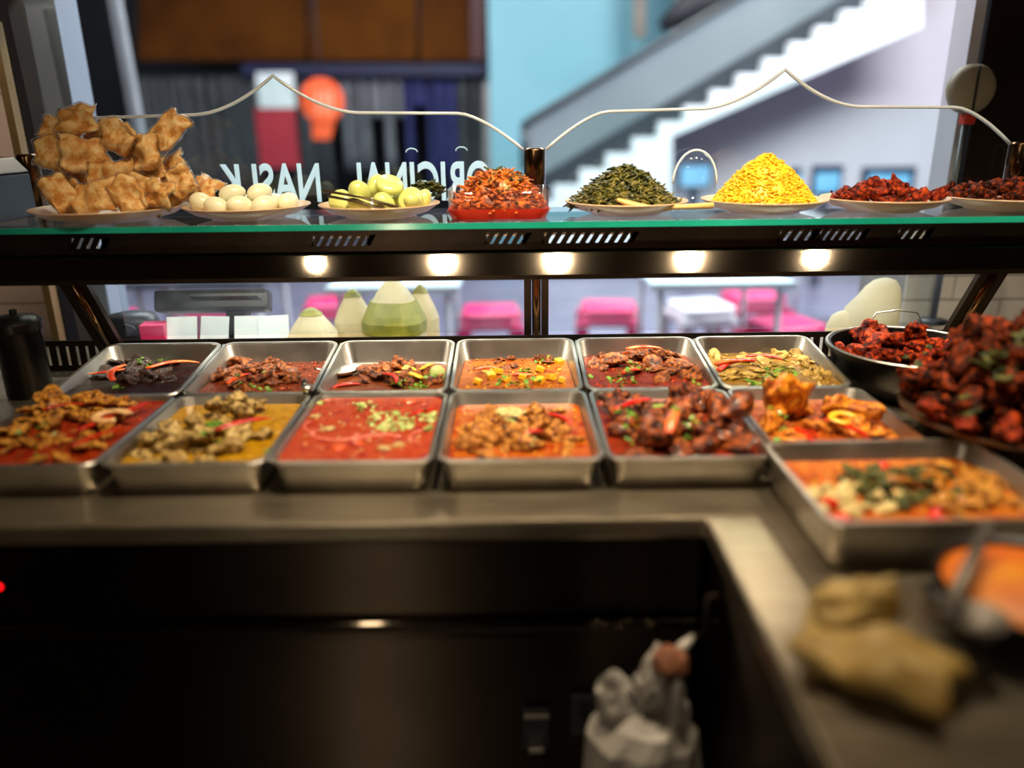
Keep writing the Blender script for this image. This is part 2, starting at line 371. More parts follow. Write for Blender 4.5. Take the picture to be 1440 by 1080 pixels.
def pan(key, label, x0, x1, y0, y1, h, z=WT, tilt=0., yaw=0., group='steel curry pans'):
    wd, dp = x1 - x0, y1 - y0
    o = thing('serving_pan', label, 'food pan', ((x0 + x1) / 2, (y0 + y1) / 2, z), (D2R(tilt), 0, D2R(yaw)), group)
    k = (round(wd, 3), round(dp, 3), h)
    if k not in pan.cache: pan.cache[k] = pan_meshes(wd, dp, h)
    for nm, me in zip(('tray_body', 'rim'), pan.cache[k]):
        if nm == 'tray_body' and not me.get('s'):
            for p in me.polygons: p.use_smooth = True
            me.set_sharp_from_angle(angle=D2R(50)); me['s'] = 1
        put(nm, me, o)
    PANS[key] = dict(o=o, w=wd, d=dp, h=h, M=T(o.location, o.rotation_euler), tilt=tilt)
pan.cache = {}
XC = [-.942, -.670, -.398, -.126, .150, .426, .700]
FR = ['steel pan of red gravy heaped with yellow-brown squid pieces', 'steel pan of golden yellow curry with grey-tan fish pieces', 'steel pan filled with pinkish red gravy dotted with chopped coriander',
      'steel pan of orange-red gravy with tan chicken chunks in the middle', 'steel pan piled with dark red-brown braised meat chunks and coriander', 'steel pan with tall golden fried chicken pieces and an orange slice']
BK = ['steel pan of nearly black soy gravy with two bent red chillies', 'half-empty steel pan of brown meat next to the black soy pan', 'mostly empty steel pan with bare back wall, fish pieces and a spoon',
      'steel pan of orange curry with bright yellow potato cubes', 'steel pan of reddish gravy with a flat heap of brown shredded meat', 'steel pan of olive yellow curry with red chilli and coriander heap']
g = .0015
for i in range(6):
    pan('F%d' % (i + 1), FR[i], XC[i] + g, XC[i + 1] - g, (1.132 if i < 5 else 1.172), 1.474, .058, yaw=(0, .6, -.4, .3, -.3, 0)[i])
    if i == 0: pass
for i in range(6):
    pan('B%d' % (i + 1), BK[i], XC[i] + g - .003, XC[i + 1] - g - (.003 if i < 5 else .006), 1.480, 1.764, .056, z=.9535, tilt=6.6)
pan('R', 'large steel pan of orange gravy and green vegetables on the counter corner', .405, .752, .890, 1.166, .072, yaw=1.)

# ============================================================ FOOD MESHES
def blob(seed, sub=3, amp=.28, freq=1.6, sc=(1, .8, .6), fine=.10):
    bm = bmesh.new(); bmesh.ops.create_icosphere(bm, subdivisions=sub, radius=1)
    off = Vector((seed * 7.3, seed * 3.1, seed * 1.7))
    for v in bm.verts:
        p = v.co.copy(); k = 1 + amp * noise.noise(p * freq + off) * 1.6 + fine * noise.noise(p * 6 + off) * 1.6 - .12 * abs(noise.noise(p * 3 + off))
        v.co = Vector((p.x * sc[0], p.y * sc[1], p.z * sc[2])) * k
    me = bpy.data.meshes.new('chunk'); bm.to_mesh(me); bm.free()
    for p in me.polygons: p.use_smooth = True
    return me
BLOBS = [blob(i, 3, .48, 1.4, (1, random.uniform(.6, .85), random.uniform(.5, .7))) for i in range(7)]
SLABS = [blob(20 + i, 3, .3, 1.7, (1, .7, .24), .05) for i in range(4)]
CUBES = []
for i in range(3):
    me = MB().box((0, 0, 0), (1.7, 1.4, 1.1)).mesh('cube', STEEL, bevel=.22); CUBES.append(me)
def drum(seed):
    n = 14; prof = [(.02, -1.25), (.17, -1.22), (.19, -1.1), (.12, -.98), (.12, -.75), (.2, -.55), (.36, -.2), (.5, .2), (.52, .5), (.42, .78), (.22, .95), (.03, 1.0)]
    m = MB().lathe(prof, n); me = m.mesh('drum', STEEL, True)
    for v in me.vertices:
        k = 1 + .22 * noise.noise(v.co * 2.3 + Vector((seed, 0, 0))); v.co = Vector((v.co.z, v.co.x * k, v.co.y * k))
        v.co.z += .12 * v.co.x * v.co.x
    return me
DRUMS = [drum(i * 3.3) for i in range(3)]
def chilli_mesh(bend, thick=.075, hook=0.):
    pts = []; rad = []
    for i in range(11):
        t = i / 10; x = t - .5
        pts.append((x, bend * (4 * x * x - 1) * -.5 + hook * max(0, t - .7) ** 2 * 3, .05 * math.sin(t * 3)))
        rad.append(thick * (.35 + .65 * math.sin(PI * min(1, .2 + t * .75))) * (1 if t < .95 else .4))
    return MB().tube(pts, rad, 8, flat=.6).mesh('chilli', STEEL, True)
CHIL = [chilli_mesh(.05), chilli_mesh(.35), chilli_mesh(-.4, hook=.4), chilli_mesh(.7, .06)]
def ring_mesh(r=.8, t=.2, arc=1.0):
    n = int(20 * arc); pts = [(r * math.cos(2 * PI * arc * i / n), r * .8 * math.sin(2 * PI * arc * i / n), 0) for i in range(n + 1)]
    return MB().tube(pts, t, 7, cap=arc < 1, flat=.8).mesh('ring', STEEL, True)
RINGS = [ring_mesh(.8, .2), ring_mesh(.85, .1, .6), ring_mesh(.8, .26, .8)]
egg = MB().lathe([(.01, -1)] + [(math.cos(a) * .74 * (1 - .08 * math.sin(a)), math.sin(a)) for a in [D2R(-80 + 16 * i) for i in range(11)]] + [(.01, 1)], 18).mesh('egg', STEEL, True)
WEDGES = [MB().lathe([(.01, -.3), (.85, -.3), (1, -.12), (1, .12), (.85, .3), (.01, .3)], 18).mesh('slice', STEEL, True)]
KIND = dict(blob=BLOBS, slab=SLABS, cube=CUBES, drum=DRUMS, chilli=CHIL, ring=RINGS, egg=[egg], slice=WEDGES)
# ---- packing: push touching pieces apart on their real meshes, then let them down onto what lies below
from mathutils.bvhtree import BVHTree
LBV = {}
def local_bvh(me):
    if me.name not in LBV:
        vs = [v.co.copy() for v in me.vertices]; n = max(1, len(vs) // 64)
        LBV[me.name] = (BVHTree.FromPolygons(vs, [tuple(p.vertices) for p in me.polygons]), vs[::n], max(v.length for v in vs))
    return LBV[me.name]
class Item:
    def __init__(s, o, me, M, settle=True, free=False):
        s.o = o; s.bvh, s.p, mx = local_bvh(me); s.L = M.to_3x3(); s.Li = s.L.inverted(); s.c = M.translation.copy(); s.c0 = s.c.copy()
        s.w = [s.L @ q for q in s.p]; s.r = max(q.length for q in s.w); s.lm = mx * 1.02; s.settle = settle; s.free = free
    def top(s, x, y):
        a = s.Li @ (Vector((x, y, s.c.z + 1)) - s.c); d = s.Li @ Vector((0, 0, -1)); h = s.bvh.ray_cast(a, d.normalized())
        return (s.c + s.L @ h[0]).z if h[0] is not None else None
    def under(s, p):                          # first surface of this item below a point
        d = (s.Li @ Vector((0, 0, -1))).normalized(); h = s.bvh.ray_cast(s.Li @ (p - s.c), d)
        if h[0] is None: return None
        return p.z if h[1].dot(d) > 0 else (s.c + s.L @ h[0]).z        # a point already inside counts as resting
def pen(a, b):                                # deepest point of a inside b, as the vector that takes it out
    best = None; bd = .0
    off = a.c - b.c
    for q in a.w:
        v = off + q
        if v.length > b.r: continue
        l = b.Li @ v
        if l.length > b.lm: continue
        co, no, i, d = b.bvh.find_nearest(l)
        if (l - co).dot(no) < 0:
            u = b.L @ (co - l)
            if u.length > bd: bd = u.length; best = u
    return best, bd
POOL = {}; GARN = {}; CUR = [None]; HQ = {}
def pack(key, con, floor, its=110, tol=.0015, flat=.34):
    I = POOL.get(key, [])
    for t in range(its):
        worst = 0
        for i, a in enumerate(I):
            for b in I[i + 1:]:
                if (a.c - b.c).length > (a.r + b.r) * .98: continue
                u, d = pen(a, b); v, e = pen(b, a)
                if e > d: u, d = -v, e
                if d > tol:
                    worst = max(worst, d); h = Vector((a.c.x - b.c.x, a.c.y - b.c.y, 0))
                    h = h.normalized() if h.length > 1e-4 else Vector((1, 0, 0))
                    k = (u * .34 + h * d * flat) * (2 if a.free or b.free else 1)
                    hi_ = a if a.c.z >= b.c.z else b
                    if not hi_.free: hi_.c.z += .1 * d
                    if a.free: b.c -= k
                    elif b.free: a.c += k
                    else: a.c += k; b.c -= k
        for a in I:
            if a.free: continue
            if a.c.z > a.c0.z: a.c.z -= min(.0009, a.c.z - a.c0.z)
            con(a)
        if worst < tol * 1.5: break
    for a in sorted(I, key=lambda q: q.c.z):
        if not a.settle or a.free: continue
        gap = 9
        for q in a.w:
            if q.z > a.r * .1: continue
            p = a.c + q; f = floor(p.x, p.y)
            for b in I:
                if b is a or (b.c - a.c).xy.length > a.r + b.r: continue
                z = b.under(p)
                if z is not None and z > f: f = z
            gap = min(gap, p.z - f)
        if 0 < gap < 9: a.c.z -= gap + .0004
    for a in GARN.get(key, []):
        dz = max(surface(key, (a.c + q).x, (a.c + q).y, floor((a.c + q).x, (a.c + q).y)) - (a.c + q).z for q in a.w); a.c.z += dz - .0015; con(a); I.append(a)
    for a in I:
        if a.o: a.o.location = a.c
    bpy.context.view_layer.update()
    for f in HQ.pop(key, []): f()
def surface(key, x, y, base):
    z = base
    for a in POOL.get(key, []):
        if (a.c - Vector((x, y, a.c.z))).length < a.r:
            t = a.top(x, y)
            if t is not None and t > z: z = t
    return z
MC = {}
def food_mesh(kind, idx, m):
    k = (kind, idx % len(KIND[kind]), m.name)
    if k not in MC:
        me = KIND[kind][k[1]].copy(); me.name = kind; me.materials.clear(); me.materials.append(m); MC[k] = me
    return MC[k]
def piece(name, label, cat, group, kind, m, loc, sc, rot=(0, 0, 0), idx=0):
    o = put(name, food_mesh(kind, idx, m)); o.matrix_world = T(loc, rot, sc if isinstance(sc, (tuple, list)) else (sc,) * 3)
    (GARN if kind == 'chilli' or name in ('onion_ring', 'orange_slice') else POOL).setdefault(CUR[0], []).append(Item(o, o.data, T(loc, rot, sc if isinstance(sc, (tuple, list)) else (sc,) * 3), settle=name != 'braised_drumstick', free=name == 'braised_drumstick'))
    return tag(o, label, cat, group)
# food materials
def fm(name, cols, rough=.36, scale=3., bump=2., coat=.12, spec=.38, **k): return mat(name, cols, rough, 0, min(scale, 3.2) if scale < 55 else scale, bump=bump, bscale=8 if scale < 55 else None, coat=coat, contrast=(.39, .61), spec=spec, **k)
RED = fm('red chilli', [(168, 16, 6), (214, 48, 14)], .22, 25, .1, .6)
ORED = fm('orange red chilli', [(205, 52, 16), (232, 112, 44)], .25, 30, .1, .6)
HERB = fm('coriander green', [(52, 96, 18), (120, 158, 48)], .45, 90, .1, .1)
PHERB = fm('pale chopped herb', [(128, 150, 70), (188, 196, 128)], .45, 120, .1, .1)
ONION = fm('onion', [(206, 150, 96), (230, 190, 130)], .3, 30, .1, .4)
PINKON = fm('pink onion', [(196, 90, 76), (222, 130, 112)], .3, 30, .1, .4)
YEL = fm('yellow potato', [(220, 150, 16), (240, 188, 50)], .3, 40, .2, .4)
SQUID = fm('yellow brown squid', [(96, 44, 8), (186, 116, 20), (216, 160, 56)])
FISH = fm('grey tan fish', [(84, 58, 22), (170, 136, 70), (210, 182, 118)])
TANCH = fm('tan curry chicken', [(100, 50, 8), (178, 106, 28), (206, 146, 62)])
DKBR = fm('dark red brown meat', [(30, 9, 1), (96, 36, 5), (160, 78, 18)])
GOLD = fm('golden orange chicken', [(128, 56, 8), (204, 112, 18), (226, 150, 40)])
BRN = fm('brown braised meat', [(48, 19, 3), (124, 58, 10), (172, 98, 32)])
BLKM = fm('black soy meat', [(14, 6, 4), (38, 16, 9), (60, 30, 18)])
OLV = fm('olive curry fish', [(120, 92, 24), (170, 134, 52), (196, 164, 88)])
REDM = fm('red fried chicken', [(36, 7, 2), (108, 22, 2), (170, 60, 10)], .45, 3, 2, .0, spec=.16)
MAHO = fm('dark mahogany chicken', [(18, 5, 1), (64, 18, 2), (140, 52, 8)], .5, 3, 2, .0, spec=.12)
CREAM = fm('cream cabbage', [(196, 168, 96), (226, 206, 146)], .4, 50)
VEGP = fm('dark green vegetable', [(20, 30, 8), (66, 74, 22), (120, 112, 44)])
DGRN = fm('dark green leaf', [(26, 36, 10), (58, 64, 20), (92, 88, 34)], .45, 70)
def gravy_mat(name, cols, scale=16): return mat(name, [tuple(int(v * (.80, .75, .74)[i]) for i, v in enumerate(c)) for c in cols], .30, 0, 38, bump=.6, bscale=160, coat=.0, contrast=(.36, .64), detail=9, spec=.12)
def local_plane_z(P, y, lvl):
    t = D2R(P['tilt']); return (lvl - P['o'].location.z - y * math.sin(t)) / math.cos(t)
def gravy(key, label, cols, drop, wav=.0016, nm='curry_gravy'):
    P = PANS[key]; w, d, h = P['w'], P['d'], P['h']
    fr = Vector(P['o'].location).z + h * math.cos(D2R(P['tilt'])) - (d / 2) * math.sin(D2R(P['tilt']))   # height of the near rim
    lvl = fr - drop; P['lvl'] = lvl; CUR[0] = key
    nx, ny = 30, 34; V = {}; m = MB(); rnd = sum(ord(c) for c in key)
    def pt(i, j):
        u = i / nx * 2 - 1; v = j / ny * 2 - 1
        y = v * (d / 2 - .014); z = local_plane_z(P, y, lvl)
        tp = .011 * (1 - max(0, min(1, z / h)))
        x = u * (w / 2 - .0105 - tp); yy = v * (d / 2 - .0105 - tp)
        # rounded corners
        ax, ay = abs(x), abs(yy); R = .022; ex = w / 2 - .0105 - tp - R; ey = d / 2 - .0105 - tp - R
        if ax > ex and ay > ey:
            q = Vector((ax - ex, ay - ey)); mx = max(q.x, q.y); q = q.normalized() * mx if q.length > 1e-6 else q
            x = math.copysign(ex + q.x, x); yy = math.copysign(ey + q.y, yy)
        z += wav * noise.noise(Vector((x * 40, yy * 40, rnd))) if abs(u) < .98 and abs(v) < .98 else 0
        return Vector((x, yy, z)), z
    for i in range(nx + 1):
        for j in range(ny + 1):
            p, z = pt(i, j); V[i, j] = (len(m.v), z); m.v.append(tuple(p))
    for i in range(nx):
        for j in range(ny):
            q = [V[i, j], V[i + 1, j], V[i + 1, j + 1], V[i, j + 1]]
            if min(a[1] for a in q) > .0034: m.f.append(tuple(a[0] for a in q))
    o = m.build(nm, gravy_mat('gravy ' + key, cols), None, True, M=P['M'])
    return tag(o, label, 'curry')
def onp(key, x, y, up=0.):         # pixel -> point on that pan's gravy surface
    return pz(x, y, PANS[key]['lvl'] + up)
def inside(key, p, mar):
    P = PANS[key]; q = P['M'].inverted() @ p
    q.x = max(-P['w'] / 2 + mar, min(P['w'] / 2 - mar, q.x)); q.y = max(-P['d'] / 2 + mar, min(P['d'] / 2 - mar, q.y))
    return P['M'] @ q
RS = random.Random(11)
DN = dict(F1='squid pan', F2='yellow curry', F3='smooth red gravy', F4='tan chicken pan', F5='braised meat', F6='golden chicken', B1='soy pan', B2='brown meat pan', B3='fish fillet pan', B4='potato curry', B5='shredded meat', B6='olive curry')
SHAPE = dict(blob='lumpy', slab='flat', ring='curled', drum='drumstick-shaped', cube='cubed', egg='rounded', slice='sliced')
def where(key, p):
    P = PANS[key]; q = P['M'].inverted() @ p; u, v = q.x / P['w'] * 2, q.y / P['d'] * 2
    if max(abs(u), abs(v)) < .3: return 'mid-pan'
    row, i = key[0], (int(key[1]) if len(key) > 1 else 0)
    if key == 'R': return 'toward the ' + (('round platter' if u > 0 else 'straw packet') if abs(u) > abs(v) else ('golden chicken' if v > 0 else 'sauce pot'))
    if abs(u) >= abs(v):
        j = i + (1 if u > 0 else -1); n = DN.get('%s%d' % (row, j)) or ('round basin' if j > 6 and row == 'B' else 'round platter' if j > 6 else 'canister' if row == 'B' else 'open counter end')
        return 'toward the ' + n
    if row == 'F': return 'toward the ' + (DN['B%d' % i] if v > 0 else 'counter edge')
    return 'toward the ' + ('glass' if v > 0 else DN['F%d' % i])
def heap(key, name, label, cat, group, kinds, m, n, cx, cy, rx, ry, s0, s1, up=.004, pile=.0):
    for i in range(n):
        a = RS.uniform(0, 2 * PI); r = math.sqrt(RS.random())
        x = cx + rx * r * math.cos(a); y = cy + ry * r * math.sin(a); s = RS.uniform(s0, s1)
        p = onp(key, x, y); p = inside(key, p, .016 + s * .8); p.z = PANS[key]['lvl'] + up + pile * (1 - r) * RS.uniform(.5, 1)
        k = RS.choice(kinds)
        sz = 'small ' if s < s0 + (s1 - s0) * .33 else 'large ' if s > s0 + (s1 - s0) * .67 else ''
        piece(name, sz + SHAPE[k] + ' ' + label + ', ' + where(key, p), cat, group, k, m, p, s, (RS.uniform(-.5, .5), RS.uniform(-.5, .5), RS.uniform(0, 6.28)), RS.randrange(9))
def chilli(key, label, group, m, a, b, idx=0, up=.008, thick=1., name='chilli', z=None):
    p = onp(key, *a, up); q = onp(key, *b, up); L = (q - p).length; c = (p + q) / 2
    ang = math.atan2(q.y - p.y, q.x - p.x)
    piece(name, label, 'chilli', group, 'chilli', m, c, (L, L * .9, max(L * .5, .03) * thick) if idx else (L, max(.06, L * .7) * thick, .05 * thick), (0, 0, ang), idx)
LEAF = [(0, 0), (.35, -.25), (.5, -.55), (.75, -.3), (1, -.42), (.95, 0), (1, .42), (.75, .3), (.5, .55), (.35, .25)]
def herbs(label, m, clusters, getp, size=.008, name='chopped_coriander', key=None):
    if key: HQ.setdefault(key, []).append(lambda: herbs2(label, m, clusters, getp, size, name, key))
    else: herbs2(label, m, clusters, getp, size, name, None)
def herbs2(label, m, clusters, getp, size, name, key):
    b = MB()
    for cx, cy, rx, ry, n in clusters:
        for i in range(n):
            a = RS.uniform(0, 6.28); r = math.sqrt(RS.random())
            p = getp(cx + rx * r * math.cos(a), cy + ry * r * math.sin(a)); s = size * RS.uniform(.6, 1.4)
            if key:
                base = PANS[key]['lvl'] if key in PANS else -9
                z = surface(key, p.x, p.y, base)
                if z < 0: continue
                p = Vector((p.x, p.y, z + s * .16)); M = T(p, (RS.uniform(-.35, .35), RS.uniform(-.35, .35), RS.uniform(0, 6.28)))
            else: M = T(p + Vector((0, 0, RS.uniform(.003, .011))), (RS.uniform(-.7, .7), RS.uniform(-.7, .7), RS.uniform(0, 6.28)))
            pts = [Vector(((x - .5) * s, y * s, .18 * s * math.cos(x * 3 + y * 3))) for x, y in LEAF]
            b.loops([pts, [p - Vector((0, 0, .0008)) for p in pts]]) if False else b.add(pts + [p - Vector((0, 0, s * .12)) for p in pts], [tuple(range(10)), tuple(range(19, 9, -1))] + [(k, (k + 1) % 10, 10 + (k + 1) % 10, 10 + k) for k in range(10)], M)
    o = b.build(name, m); return tag(o, label, 'herbs', None, 'stuff')
def gp(key, up=.004): return lambda x, y: inside(key, onp(key, x, y, up), .02)

def bits(key, label, mats, n, s0=.0016, s1=.004, box=None):
    P = PANS[key]
    for k, mm in enumerate(mats):
        b = MB()
        for i in range(n // len(mats)):
            y = RS.uniform(-.5, .5) * (P['d'] - .05); z = local_plane_z(P, y, P['lvl'])
            if z < .006: continue
            x = RS.uniform(-.5, .5) * (P['w'] - .05); q = RS.uniform(s0, s1)
            M = T((x, y, z + .0006), (RS.uniform(-.4, .4), RS.uniform(-.4, .4), RS.uniform(0, 6)), (q * RS.uniform(.8, 2.2), q, q * .5))
            b.add([(1, 0, 0), (.3, .9, .1), (-.9, .5, 0), (-.8, -.6, .1), (.4, -.9, 0), (0, 0, .9), (0, 0, -.6)], [(0, 1, 5), (1, 2, 5), (2, 3, 5), (3, 4, 5), (4, 0, 5), (1, 0, 6), (2, 1, 6), (3, 2, 6), (4, 3, 6), (0, 4, 6)], M)
        tag(b.build('spice_bits', mm, None, True, M=P['M']), label, 'spices', None, 'stuff')
# ---- F1 squid
gravy('F1', 'red-orange gravy around the yellow-brown squid pieces', [(150, 24, 12), (176, 62, 16), (140, 18, 22)], .009)
heap('F1', 'squid_piece', 'yellow-brown squid piece in red gravy', 'squid', 'squid pieces in the red pan', ['blob', 'slab', 'ring'], SQUID, 36, 72, 606, 104, 46, .015, .024, .004, .018)
heap('F1', 'squid_piece', 'yellow-brown squid piece in red gravy', 'squid', 'squid pieces in the red pan', ['blob', 'slab'], SQUID, 7, 85, 566, 60, 14, .018, .026, .012, .022)
for a, b, i in (((110, 606), (215, 566), 0), ((100, 628), (175, 600), 0), ((60, 578), (120, 570), 1)):
    chilli('F1', 'red chilli strip lying across the squid pan', 'chilli strips in the squid pan', RED, a, b, i, .014)
piece('onion_ring', 'pale onion ring lying among the squid pieces', 'onion', 'onion in the squid pan', 'ring', ONION, onp('F1', 158, 590, .016), (.034, .026, .02), (.2, 0, .3), 2)
herbs('green leaf bits on the squid pan', HERB, [(60, 615, 40, 20, 14), (30, 600, 20, 15, 6)], gp('F1', .02), key='F1')
# ---- F2 fish
gravy('F2', 'golden yellow curry gravy around the grey-tan fish', [(176, 124, 8), (206, 162, 18), (184, 140, 40)], .018)
heap('F2', 'fish_piece', 'grey-tan fish piece in the golden yellow curry', 'fish', 'fish pieces in yellow curry', ['blob', 'slab', 'blob'], FISH, 12, 275, 618, 84, 28, .023, .034, .004, .018)
heap('F2', 'fish_piece', 'grey-tan fish piece in the golden yellow curry', 'fish', 'fish pieces in yellow curry', ['blob'], FISH, 4, 325, 585, 36, 12, .020, .028, .014, .02)
heap('F2', 'fish_piece', 'grey-tan fish piece in the golden yellow curry', 'fish', 'fish pieces in yellow curry', ['slab'], FISH, 5, 260, 645, 80, 8, .018, .028, .002, .0)
chilli('F2', 'thick red chilli on top of the yellow fish curry', None, RED, (302, 594), (380, 578), 0, .040, 1.6)
herbs('dark green leaves on the yellow fish curry', HERB, [(298, 586, 14, 6, 14), (300, 606, 18, 6, 10), (385, 610, 10, 6, 5), (260, 600, 10, 6, 4)], gp('F2', .032), .011, key='F2')
# ---- F3 red gravy
gravy('F3', 'smooth pinkish red gravy dotted with coriander', [(176, 46, 24), (200, 88, 46), (162, 38, 44)], .007)
herbs('chopped pale coriander floating on the pinkish red gravy', PHERB, [(550, 593, 34, 14, 60), (512, 574, 16, 6, 16), (600, 585, 24, 8, 20), (590, 600, 34, 12, 20), (450, 568, 12, 4, 5)], gp('F3', .0), .011, key='F3')
for cx, cy, s, r in ((470, 611, .05, 2.9), (530, 618, .045, .2), (425, 600, .03, 2.0), (590, 612, .03, 1.2)):
    piece('onion_slice', 'curved pink onion slice floating in the smooth red gravy', 'onion', 'onion slices in the red gravy', 'ring', PINKON, onp('F3', cx, cy, .001), (s, s * .7, .02), (0, 0, r), 1)
for cx, cy in ((505, 622), (475, 630), (540, 630), (462, 603), (560, 625), (575, 565), (520, 565), (440, 585)):
    piece('tomato_bit', 'small orange tomato bit in the smooth red gravy', 'tomato', 'tomato bits in the red gravy', 'slab', ORED if cx % 2 else CREAM, onp('F3', cx, cy, .001), RS.uniform(.008, .015), (0, 0, cx), cx)
chilli('F3', 'red chilli strip at the edge of the smooth red gravy', None, RED, (570, 585), (618, 572), 0, .003)
# ---- F4
gravy('F4', 'orange-red gravy around the tan chicken chunks', [(170, 66, 12), (196, 108, 24), (156, 34, 16)], .024)
heap('F4', 'chicken_chunk', 'tan chicken chunk in the orange-red gravy', 'chicken', 'chicken chunks in orange-red gravy', ['blob', 'blob', 'slab'], TANCH, 24, 730, 606, 70, 26, .017, .026, .003, .020)
heap('F4', 'chicken_chunk', 'tan chicken chunk in the orange-red gravy', 'chicken', 'chicken chunks in orange-red gravy', ['slab'], TANCH, 8, 740, 628, 95, 8, .014, .022, .002, .004)
chilli('F4', 'red chilli strip behind the tan chicken chunks', 'chilli strips with the tan chicken', RED, (770, 577), (805, 592), 0, .022, 1.3)
chilli('F4', 'red chilli strip behind the tan chicken chunks', 'chilli strips with the tan chicken', RED, (735, 596), (765, 592), 0, .040, 1.3)
piece('cabbage_piece', 'pale cabbage piece beside the tan chicken chunks', 'cabbage', None, 'slab', CREAM, onp('F4', 708, 582, .016), (.026, .022, .02), (.3, .1, .2), 1)
herbs('few pale herb bits on the tan chicken', PHERB, [(715, 577, 20, 5, 10), (735, 600, 25, 10, 8)], gp('F4', .036), .007, key='F4')
# ---- F5
gravy('F5', 'dark red gravy under the braised meat chunks', [(120, 22, 10), (150, 52, 18), (90, 14, 10)], .016)
heap('F5', 'braised_chunk', 'dark red-brown braised meat chunk in the piled pan', 'meat', 'braised chunks in the piled pan', ['blob', 'slab', 'drum'], DKBR, 20, 945, 604, 104, 34, .026, .040, .006, .026)
heap('F5', 'braised_chunk', 'dark red-brown braised meat chunk in the piled pan', 'meat', 'braised chunks in the piled pan', ['blob'], DKBR, 6, 925, 572, 70, 14, .020, .026, .014, .024)
piece('braised_drumstick', 'dark braised drumstick leaning on the rim toward the golden chicken', 'chicken', None, 'drum', DKBR, onp('F5', 1032, 575, .040), .044, (0, -.3, .5), 1)
chilli('F5', 'red-orange chilli strip standing up among the braised meat', None, ORED, (941, 604), (958, 566), 0, .052, 1.4)
chilli('F5', 'flat red chilli strip at the back of the braised meat', None, RED, (865, 575), (918, 560), 0, .034, 1.5)
herbs('chopped coriander on the braised meat', HERB, [(885, 562, 16, 7, 20), (962, 574, 22, 6, 18), (925, 556, 14, 5, 10), (900, 575, 20, 8, 8)], gp('F5', .056), .010, key='F5')
# ---- F6
gravy('F6', 'orange-brown gravy under the golden fried chicken', [(140, 54, 10), (176, 92, 22), (150, 40, 16)], .022)
for cx, cy, s, up, r in ((1080, 575, (.050, .038, .062), .028, .4), (1062, 592, (.03, .03, .05), .012, 1.), (1118, 570, (.03, .028, .045), .02, 2.), (1178, 572, (.040, .028, .042), .018, .2), (1215, 572, (.034, .022, .024), .034, 2.6), (1212, 598, (.036, .03, .022), .008, 1.), (1160, 600, (.03, .026, .02), .006, 3.), (1240, 605, (.026, .022, .018), .006, 3.), (1100, 606, (.028, .022, .018), .006, 5.)):
    piece('fried_chicken_piece', ('tall ' if s[2] > .04 else 'low ') + ('large ' if s[0] > .031 else 'small ') + 'golden fried chicken piece, ' + where('F6', onp('F6', cx, cy)), 'chicken', 'golden chicken pieces', 'blob', GOLD, inside('F6', onp('F6', cx, cy, up), .04), s, (.2, -.1, r), int(cx))
for a, b, i, u in (((1112, 578), (1152, 604), 0, .03), ((1160, 588), (1225, 616), 0, .018), ((1130, 600), (1150, 612), 1, .012)):
    chilli('F6', 'red chilli strip in the golden chicken pan', 'chilli strips with the golden chicken', RED, a, b, i, u, 1.4)
piece('orange_slice', 'orange citrus slice resting on the golden chicken', 'citrus', None, 'ring', YEL, onp('F6', 1186, 588, .028), (.026, .022, .014), (.3, 0, 0), 2)
herbs('chopped coriander on the golden chicken', HERB, [(1100, 566, 18, 6, 18), (1140, 610, 14, 5, 10), (1225, 588, 14, 4, 8), (1085, 585, 15, 8, 10)], gp('F6', .05), .009, key='F6')
# ---- B row
gravy('B1', 'nearly black soy gravy in the end pan', [(20, 7, 4), (44, 14, 8), (30, 10, 6)], .010)
heap('B1', 'soy_meat_chunk', 'black-brown meat chunk in the soy gravy', 'meat', 'soy meat chunks', ['blob', 'slab'], BLKM, 14, 205, 520, 70, 16, .018, .030, .0, .012)
for a, b, i in (((112, 524), (172, 516), 2), ((160, 535), (182, 512), 1)):
    chilli('B1', 'orange-red chilli bent beside the soy meat chunks', 'chillies on the soy pan', ORED, a, b, i, .014, 1.3)
chilli('B1', 'long arched red chilli across the soy meat', None, ORED, (205, 514), (280, 506), 1, .020, 1.5)
herbs('small coriander tuft on the black soy meat', HERB, [(200, 510, 14, 5, 16), (165, 536, 8, 3, 5), (218, 502, 9, 3, 6)], gp('B1', .014), .010, key='B1')
gravy('B2', 'thin brown gravy left in the half-empty pan', [(112, 44, 22), (140, 66, 36), (90, 34, 18)], .014)
heap('B2', 'brown_meat_chunk', 'reddish brown meat chunk in the half-empty pan', 'meat', 'brown meat chunks', ['blob', 'slab', 'blob'], BRN, 22, 362, 528, 68, 16, .015, .025, .004, .014)
chilli('B2', 'orange-red chilli strip lying on the brown meat', None, ORED, (318, 532), (352, 518), 0, .030, 1.6)
herbs('light green coriander bits on the brown meat', HERB, [(355, 530, 30, 8, 34), (365, 512, 10, 3, 4), (395, 536, 18, 5, 8)], gp('B2', .032), .009, key='B2')
gravy('B3', 'last of the brown gravy at the front of the mostly empty pan', [(110, 52, 22), (140, 76, 34), (120, 60, 40)], .020)
heap('B3', 'fish_fillet', 'brown fish fillet in the mostly empty pan', 'fish', 'fish fillets in the mostly empty pan', ['slab', 'blob'], BRN, 14, 560, 530, 66, 12, .016, .026, .006, .012)
heap('B3', 'yellow_vegetable_piece', 'yellow vegetable piece by brown fish fillets', 'vegetable', 'yellow vegetable with the fish', ['slab'], YEL, 5, 590, 528, 38, 8, .012, .018, .018, .004)
chilli('B3', 'bent red chilli on the brown fish fillets', 'chillies on the fish', RED, (536, 516), (556, 530), 1, .034, 1.6)
chilli('B3', 'bent red chilli on the brown fish fillets', 'chillies on the fish', RED, (465, 538), (505, 534), 0, .012, 1.6)
herbs('coriander scattered on the brown fish fillets', HERB, [(575, 524, 26, 8, 34), (525, 540, 20, 4, 8), (600, 518, 16, 4, 8)], gp('B3', .032), .010, key='B3')
